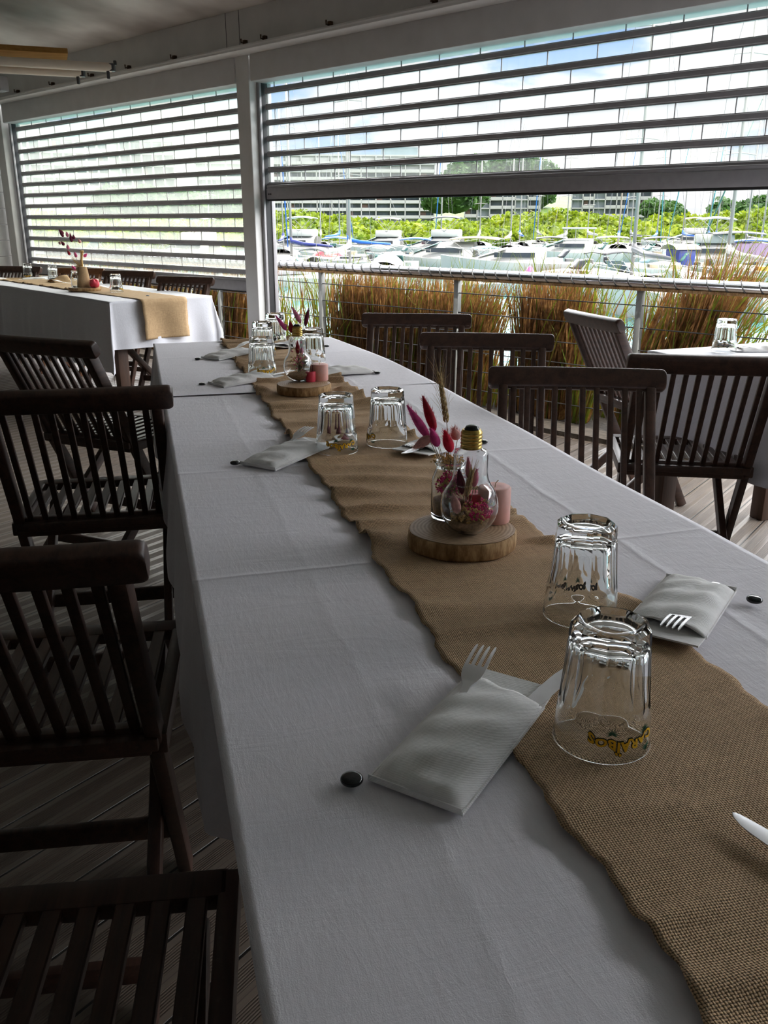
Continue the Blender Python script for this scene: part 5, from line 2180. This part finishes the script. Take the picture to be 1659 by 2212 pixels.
def boat(kind, label, px, py, head, L=6.5, B=2.3, H=0.75, hull='gel_white', **k):
    p = berth(onz(px, py, ZW), R(head), L * BS, B * BS)
    name = {'sail': 'sailboat', 'motor': 'motorboat', 'cruiser': 'motor_cruiser', 'dinghy': 'dinghy'}[kind]
    t = thing(name, label, 'boat', p, R(head), 'boats moored in the marina')
    t.scale = (BS, BS, BS)
    hull_mesh(L, B, H).build('hull', hull, t, sharp=35)
    if k.get('stripe'):
        stripe(t, L, B, H, k['stripe'])
    zt = H
    if kind == 'sail':
        m = MB()
        m.grid(lambda u, v: (-L * 0.12 + L * 0.40 * u, (v - 0.5) * B * 0.62 * (1 - 0.35 * u), zt + 0.45 * math.sin(PI * v) ** 0.4 * (1 - 0.55 * u) + 0.02), 8, 8)
        m.build('cabin', 'gel_white', t, smooth=True)
        for s in (-1, 1):
            MB().box((L * 0.02, s * B * 0.29, zt + 0.24), (L * 0.2, 0.03, 0.14)).build('cabin_window', 'windscreen_dark', t)
        mh = k.get('mast', 11.0)
        mx = L * 0.08
        mm = MB()
        mm.tube([(mx, 0, zt), (mx, 0, zt + mh)], [0.075 * k.get('mw', 1), 0.055 * k.get('mw', 1)], 8)
        mast_o = mm.build('mast', k.get('mcol', 'mast'), t, smooth=True)
        sp = MB()
        for q in (0.42, 0.72):
            sp.tube([(mx, -0.75, zt + mh * q - 0.03), (mx, 0, zt + mh * q + 0.05), (mx, 0.75, zt + mh * q - 0.03)], 0.028, 6)
        sp.build('spreaders', 'mast', mast_o)
        st = MB()
        for s in (-1, 1):
            st.tube([(mx, s * B * 0.46, zt), (mx, s * 0.75, zt + mh * 0.72), (mx, 0, zt + mh)], 0.010, 4)
        st.tube([(-L * 0.48, 0, zt), (mx, 0, zt + mh)], 0.010, 4)
        st.build('stays', 'cv_grey', mast_o)
        bm_ = MB()
        bm_.tube([(mx, 0, zt + 1.15), (mx - L * 0.38, 0, zt + 1.1)], 0.05, 8)
        bo = bm_.build('boom', 'mast', t)
        cv = k.get('cover', 'cv_blue')
        c = MB()
        c.tube([(mx + 0.05, 0, zt + 1.9), (mx - 0.05, 0, zt + 1.45), (mx - L * 0.12, 0, zt + 1.28), (mx - L * 0.37, 0, zt + 1.18)], [0.06, 0.15, 0.13, 0.07], 10)
        c.build('sail_cover', cv, bo, smooth=True)
        if k.get('jib'):
            j = MB()
            j.tube([(L * 0.47, 0, zt + 0.5), (L * 0.3, 0, zt + mh * 0.42), (mx + 0.08, 0, zt + mh * 0.94)], [0.05, 0.06, 0.03], 8)
            j.build('furled_jib', k['jib'], t, smooth=True)
        r = MB()
        for s in (-1, 1):
            for q in range(4):
                x = -L * 0.45 + L * 0.3 * q
                r.tube([(x, s * B * 0.44, zt), (x, s * B * 0.44, zt + 0.6)], 0.012, 4)
            r.tube([(-L * 0.45, s * B * 0.44, zt + 0.6), (L * 0.45, s * B * 0.15, zt + 0.65)], 0.012, 4)
        r.build('guard_rail', 'mast', t)
        if k.get('sprayhood'):
            bimini(t, -L * 0.30, -L * 0.06, B * 0.7, zt + 0.85, k['sprayhood'], 0.2)
    elif kind in ('motor', 'dinghy'):
        if kind == 'motor':
            m = MB()
            m.grid(lambda u, v: (L * 0.02 + L * 0.40 * u, (v - 0.5) * B * 0.82 * (1 - 0.6 * u ** 2), zt + 0.42 * (1 - u) ** 0.6 * math.sin(PI * v) ** 0.35 + 0.02 + 0.10 * u), 10, 10)
            m.build('foredeck', 'gel_white', t, smooth=True)
            m = MB()
            m.grid(lambda u, v: (L * 0.09 - 0.45 * u - 0.9 * (2 * v - 1) ** 2 * 0.5, (v - 0.5) * B * 0.78, zt + 0.40 + 0.55 * u), 4, 10)
            o = m.build('windscreen', k.get('glass', 'windscreen'), t, smooth=True)
            o.modifiers.new('thickness', 'SOLIDIFY').thickness = 0.03
        m = MB()
        m.bx(-L * 0.36, -L * 0.26, -B * 0.3, B * 0.3, zt - 0.05, zt + 0.28, 0.05)
        m.bx(-L * 0.12, -L * 0.02, -B * 0.22, B * 0.22, zt - 0.05, zt + 0.30, 0.05)
        m.build('seats', k.get('seats', 'gel_cream'), t, sharp=40)
        outboard(t, -L / 2, 0, zt - 0.1, k.get('motor', 'cv_black'))
        if k.get('two'):
            outboard(t, -L / 2, 0.55, zt - 0.1)
        if k.get('canopy'):
            bimini(t, -L * 0.30, L * 0.10, B * 0.88, zt + 1.35, k['canopy'])
        if k.get('tent'):
            m = MB()
            m.grid(lambda u, v: (-L * 0.42 + L * 0.55 * u, (v - 0.5) * B * 0.95, zt + 0.05 + 1.05 * math.sin(PI * v) ** 0.5 * math.sin(PI * (0.12 + 0.8 * u)) ** 0.6), 12, 12)
            m.build('boat_cover', k['tent'], t, smooth=True)
        if k.get('box'):
            m = MB()
            m.bx(-L * 0.2, L * 0.05, -B * 0.32, B * 0.32, zt, zt + 1.15, 0.05)
            m.build('wheelhouse', k['box'], t, sharp=40)
            m = MB()
            m.grid(lambda u, v: (-L * 0.26 + L * 0.38 * u, (v - 0.5) * B * 0.78, zt + 1.15 + 0.35 * math.sin(PI * v) ** 0.6), 8, 8)
            m.build('wheelhouse_roof', k.get('roof', 'cv_cream'), t, smooth=True)
    else:
        m = MB()
        # raked cabin
        def cab(u, v):
            x = -L * 0.22 + L * 0.58 * u
            hgt = (1.15 * (1 - max(0, (u - 0.42) / 0.58) ** 1.3)) * k.get('ch', 1.0)
            return (x, (v - 0.5) * B * 0.80 * (1 - 0.5 * u ** 3), zt + hgt * math.sin(PI * min(1, max(0, v))) ** 0.28 + 0.02)
        m.grid(cab, 16, 14)
        m.build('cabin', 'gel_white', t, smooth=True)
        m = MB()
        m.grid(lambda u, v: (L * 0.055 + L * 0.20 * u, (v - 0.5) * B * 0.70 * (1 - 0.22 * u), zt + k.get('ch', 1.0) * (1.12 - 0.72 * u) * (1 - 0.10 * (2 * v - 1) ** 2) + 0.06), 6, 10)
        o = m.build('windscreen', k.get('glass', 'windscreen'), t, smooth=True)
        o.modifiers.new('thickness', 'SOLIDIFY').thickness = 0.04
        for s in (-1, 1):
            MB().box((0.0, s * B * 0.392, zt + 0.62 * k.get('ch', 1.0)), (L * 0.28, 0.05, 0.30)).build('cabin_window', 'windscreen_dark', t)
        if k.get('fly'):
            m = MB()
            m.bx(-L * 0.20, L * 0.06, -B * 0.33, B * 0.33, zt + 1.12, zt + 1.75, 0.12)
            m.build('flybridge', 'gel_white', t, sharp=40)
            bimini(t, -L * 0.2, L * 0.06, B * 0.7, zt + 2.75, k['fly'])
        if k.get('hardtop'):
            m = MB()
            m.bx(-L * 0.24, L * 0.08, -B * 0.40, B * 0.40, zt + 1.95, zt + 2.08, 0.05)
            ht = m.build('hardtop', 'gel_white', t, sharp=40)
            m = MB()
            for x in (-L * 0.22, -L * 0.05, L * 0.06):
                for s in (-1, 1):
                    m.tube([(x, s * B * 0.36, zt + 0.9), (x, s * B * 0.38, zt + 1.97)], 0.03, 6)
            m.build('hardtop_frame', 'mast', ht)
        if k.get('canopy'):
            bimini(t, -L * 0.42, -L * 0.04, B * 0.9, zt + k.get('cz', 1.5), k['canopy'])
        if k.get('awning'):
            m = MB()
            for s in (-1, 1):
                m.bx(-L * 0.46, -L * 0.20, s * B * 0.44 - 0.02, s * B * 0.44 + 0.02, zt + 0.1, zt + 1.1)
            m.bx(-L * 0.47, -L * 0.455, -B * 0.42, B * 0.42, zt + 0.1, zt + 1.1)
            m.build('side_awning', k['awning'], t)
        r = MB()
        for s in (-1, 1):
            r.tube([(L * 0.10, s * B * 0.44, zt + 0.65), (L * 0.38, s * B * 0.28, zt + 0.85), (L * 0.51, 0.0, zt + 0.95)], 0.018, 5)
            for q in (0.10, 0.24, 0.38):
                r.tube([(L * q, s * B * (0.47 - 0.12 * q), zt + 0.1), (L * q, s * B * (0.45 - 0.2 * q), zt + 0.75)], 0.014, 5)
        r.build('bow_rail', 'mast', t)
        if k.get('outboards'):
            for q in range(k['outboards']):
                outboard(t, -L / 2, (q - (k['outboards'] - 1) / 2) * 0.6, zt - 0.1, k.get('motor', 'cv_black'))
    return t


BOATS = [
    # first rank
    ('sail', 'sailboat with thick grey mast and navy sail cover beside the white post', 650, 604, 150, dict(L=9, B=3.0, H=1.05, mast=12, mw=1.3, cover='cv_navy', sprayhood='cv_grey')),
    ('dinghy', 'boat under a red cover below the navy sail cover', 690, 588, 190, dict(L=4.5, B=1.8, H=0.7, tent='cv_red')),
    ('motor', 'small boat with black outboard just below the handrail by the white post', 648, 612, 20, dict(L=5.5, B=2.1, H=0.7, tent='cv_grey')),
    ('sail', 'sailboat with bright blue sail bundle hanging from its boom', 772, 598, 165, dict(L=8.5, B=2.9, H=1.1, mast=12.5, mw=1.25, cover='cv_blue', sprayhood='gel_white')),
    ('motor', 'open boat with pointed grey cover beside the bright blue sail bundle', 842, 600, 80, dict(L=6, B=2.3, H=0.8, tent='cv_grey', motor='cv_grey')),
    ('cruiser', 'large white cruiser with green tinted windscreen above the handrail', 965, 604, 165, dict(L=9.5, B=3.3, H=1.15, ch=1.05, canopy='cv_cream', cz=1.4)),
    ('motor', 'small boat with sky blue cover and black outboard near the yellowish grass', 1062, 600, 10, dict(L=5, B=2.0, H=0.65, canopy='tint_blue')),
    ('dinghy', 'low white hull with black outboard below the handrail behind the yellow blades', 1068, 636, 12, dict(L=5.0, B=2.0, H=0.62, hull='gel_blue')),
    ('cruiser', 'long white hull with rounded foredeck above the brown clump', 1110, 606, 170, dict(L=9, B=3.2, H=1.3, ch=0.8, glass='gel_white')),
    ('motor', 'grey console boat with dark windscreen below the white hardtop', 1215, 602, 175, dict(L=6, B=2.3, H=0.8, glass='windscreen_dark', seats='cv_grey')),
    ('motor', 'white bowrider with pale red stripe beneath the grey console boat', 1245, 616, 185, dict(L=6.0, B=2.3, H=0.75, stripe='cv_red', glass='windscreen_dark')),
    ('motor', 'white boat with thin dark bimini arc and lilac motor hood', 1335, 622, 20, dict(L=5.8, B=2.3, H=0.75, canopy='cv_black', motor='cv_lilac', glass='tint_blue')),
    ('dinghy', 'open pale blue white dinghy nearest the railing with dark outboards', 1330, 641, 14, dict(L=5.4, B=2.2, H=0.68, hull='gel_blue', two=True)),
    ('motor', 'white cuddy boat with pale blue windscreen beside the lilac hood', 1392, 618, 172, dict(L=6, B=2.3, H=0.85, glass='tint_blue')),
    ('motor', 'boat with cream dome roof over a dark wheelhouse', 1452, 620, 200, dict(L=5.5, B=2.3, H=0.8, box='cv_navy', roof='cv_cream')),
    ('cruiser', 'white flybridge cruiser with grey canopy and purple side awnings', 1512, 606, 172, dict(L=9.5, B=3.2, H=1.15, fly='gel_white', canopy='cv_grey', cz=1.75, awning='cv_purple')),
    ('motor', 'white open boat with orange seats near the picture edge', 1622, 612, 175, dict(L=7, B=2.5, H=0.9, seats='cv_orange', glass='windscreen_dark')),
    ('cruiser', 'white cruiser with blue side cover behind the grass at the mast cluster', 1565, 598, 160, dict(L=8, B=2.9, H=1.1, canopy='cv_blue', cz=1.2)),
    # second rank
    ('cruiser', 'white sport cruiser with radar arch behind the navy sail cover', 640, 566, 168, dict(L=10, B=3.3, H=1.3, fly='gel_white')),
    ('motor', 'boat with sky blue canopy behind the furled blue jib', 716, 568, 170, dict(L=6.5, B=2.4, H=0.9, canopy='cv_sky')),
    ('cruiser', 'white flybridge boat with cream bimini before the mangroves', 826, 566, 170, dict(L=9, B=3.2, H=1.2, fly='gel_cream')),
    ('motor', 'boat with broad royal blue canopy beside the green windscreen', 880, 574, 175, dict(L=7, B=2.6, H=0.9, canopy='cv_blue')),
    ('cruiser', 'white cruiser with black flybridge frame behind the green windscreen', 948, 566, 165, dict(L=10, B=3.4, H=1.3, fly='cv_black', stripe='gel_navy')),
    ('sail', 'sailboat with cream sail cover beside the twin slim masts', 1098, 566, 165, dict(L=9, B=2.9, H=1.1, mast=11.5, cover='cv_cream')),
    ('motor', 'boat with black bimini before the tall turquoise stay', 1172, 572, 170, dict(L=7, B=2.6, H=0.95, canopy='cv_black')),
    ('cruiser', 'white sport fisher with hardtop on slim posts', 1228, 572, 168, dict(L=9, B=3.1, H=1.2, hardtop=True, outboards=0)),
    ('motor', 'white boat with teal canopy edge behind the dark bimini arc', 1302, 572, 172, dict(L=7, B=2.5, H=0.95, canopy='gel_white', motor='cv_blue')),
    ('sail', 'sailboat with tan mast before the grey block', 1332, 562, 165, dict(L=9.5, B=3.0, H=1.15, mast=13, mw=1.2, mcol='mast_tan', cover='cv_blue', jib='cv_blue')),
    ('sail', 'sailboat with broad blue furled jib before the grey block', 1362, 566, 168, dict(L=9, B=2.9, H=1.1, mast=12.5, cover='cv_grey', jib='cv_sky')),
    ('motor', 'boat with long black bimini before the skyline gap', 1402, 584, 172, dict(L=7.5, B=2.6, H=0.95, canopy='cv_black')),
    ('cruiser', 'white flybridge cruiser before the mangroves near the mast cluster', 1480, 572, 170, dict(L=10, B=3.3, H=1.3, fly='gel_cream')),
    ('sail', 'sailboat with royal blue furled jib in the mast cluster', 1570, 570, 165, dict(L=10, B=3.1, H=1.2, mast=13, mw=1.4, cover='cv_blue', jib='cv_blue')),
    ('sail', 'sailboat with dark green forestay at the picture edge', 1622, 590, 166, dict(L=9, B=3.0, H=1.1, mast=12.5, cover='cv_grey', jib='stay_green')),
    ('sail', 'sailboat with blue furled jib nearest the white post', 612, 574, 150, dict(L=9, B=2.9, H=1.1, mast=12, cover='cv_navy', jib='cv_blue')),
    ('sail', 'sailboat with blue furled jib between the grey mast and the blue sail bundle', 728, 576, 160, dict(L=9, B=2.9, H=1.1, mast=12, cover='cv_blue', jib='cv_blue')),
    # third rank, mostly masts
    ('sail', 'sailboat with bare mast just past the grey mast', 694, 556, 160, dict(L=9.5, B=3, H=1.1, mast=12.5, cover='gel_white')),
    ('sail', 'sailboat with bare slanting stay behind the bright blue sail bundle', 745, 556, 160, dict(L=9.5, B=3, H=1.1, mast=12, cover='gel_white')),
    ('sail', 'sailboat with mast before the dark tree gap', 955, 556, 165, dict(L=10, B=3.1, H=1.2, mast=13.5, mw=1.2, cover='gel_white', jib='cv_sky')),
    ('sail', 'sailboat with slim mast before the middle of the grey blue block', 1034, 552, 165, dict(L=9, B=2.9, H=1.1, mast=11, cover='gel_white')),
    ('sail', 'sailboat with pale mast at the edge of the grey blue block', 1122, 554, 165, dict(L=10, B=3, H=1.1, mast=13, cover='cv_blue')),
    ('sail', 'sailboat with wide spreaders before the grassy gap', 1160, 556, 165, dict(L=10, B=3, H=1.1, mast=13.5, mw=1.2, cover='cv_grey', jib='cv_sky')),
    ('sail', 'sailboat with slanting grey mast at the grassy gap', 1216, 554, 165, dict(L=9.5, B=3, H=1.1, mast=12.5, cover='gel_white')),
    ('sail', 'sailboat with pale mast behind the sport fisher hardtop', 1270, 556, 165, dict(L=9, B=2.9, H=1.1, mast=11, cover='gel_white')),
    ('sail', 'sailboat with grey mast beside the skyline gap', 1384, 556, 165, dict(L=10, B=3.1, H=1.2, mast=14, mw=1.2, cover='cv_grey')),
    ('sail', 'sailboat with turquoise furled jib before the skyline gap', 1412, 558, 165, dict(L=9.5, B=3, H=1.1, mast=12.5, cover='cv_blue', jib='cv_teal')),
    ('sail', 'sailboat with dark forestay before the open sky', 1476, 556, 165, dict(L=10, B=3, H=1.1, mast=13, cover='cv_blue', jib='cv_teal')),
    ('sail', 'sailboat with twin pale shrouds left of the palm', 1528, 556, 165, dict(L=10, B=3, H=1.1, mast=13.5, mw=1.3, cover='cv_blue')),
    ('sail', 'sailboat with teal forestay under the palm', 1545, 562, 165, dict(L=10, B=3, H=1.1, mast=13, cover='cv_blue', jib='cv_teal')),
    ('sail', 'sailboat with pale mast behind the royal blue jib', 1590, 556, 165, dict(L=10, B=3, H=1.1, mast=13, mw=1.2, cover='gel_white')),
    ('sail', 'sailboat with farthest bare mast by the picture edge', 1640, 556, 165, dict(L=10, B=3, H=1.1, mast=13, cover='cv_navy')),
    # seen through the milky shutter
    ('motor', 'boat with blue canopy veiled by the milky shutter', 205, 566, 170, dict(L=7, B=2.6, H=0.95, canopy='cv_blue')),
    ('cruiser', 'white cruiser veiled by the milky shutter near the post', 420, 580, 165, dict(L=9, B=3.1, H=1.2, fly='gel_white')),
    ('sail', 'sailboat with blue sail cover veiled by the milky shutter', 455, 568, 165, dict(L=9, B=2.9, H=1.1, mast=12, cover='cv_blue')),
    ('motor', 'white motorboat veiled by the milky shutter beside the flower spray', 300, 580, 170, dict(L=7, B=2.6, H=0.95, canopy='gel_white')),
]
for px, py, L, B in ((1552, 640, 2.6, 1.6), (1632, 642, 2.0, 1.2)):
    PLACED.append(corners(onz(px, py, ZW), R(8), L, B))
for kind, lab, px, py, head, kw in BOATS:
    if kind == 'sail' and py < 580:
        head = 62 + (px * 7) % 38
    boat(kind, lab, px, py, head, **kw)

# floating dock, net and buoy
p = onz(1552, 640, ZW)
t = thing('floating_dock', 'grey floating dock with dark frame below the handrail', 'dock', p, R(8))
t.scale = (0.5, 0.5, 0.8)
m = MB()
m.bx(-2.2, 2.0, -1.0, 1.0, 0.05, 0.42, 0.03)
m.build('deck', 'dock', t, sharp=40)
m = MB()
for x in (-2.0, -1.2, -0.2, 0.9):
    m.bx(x, x + 0.35, -1.02, 1.02, -0.3, 0.12)
m.build('float', 'cv_black', t)
m = MB()
for x in (-2.1, -1.5, -0.9):
    m.tube([(x, -0.9, 0.4), (x, -0.9, 1.0)], 0.03, 6)
m.tube([(-2.1, -0.9, 1.0), (-0.9, -0.9, 1.0)], 0.03, 6)
m.build('rail', 'mast', t)
p = onz(1632, 642, ZW)
m = hull_mesh(1.7, 0.8, 0.30)
tag(m.build('rowing_boat', 'green_net', loc=p, rotz=R(8), sharp=35), 'small green rowing boat beside the grey floating dock', 'boat')
p = onz(1142, 632, ZW)
m = MB()
m.lathe([(0, 0), (0.18, 0.05), (0.26, 0.3), (0.22, 0.75), (0.08, 1.0), (0.0, 1.05)], 16)
tag(m.build('mooring_buoy', 'pinkbuoy', loc=p, smooth=True), 'bright pink mooring buoy glimpsed through the brown grass', 'buoy')
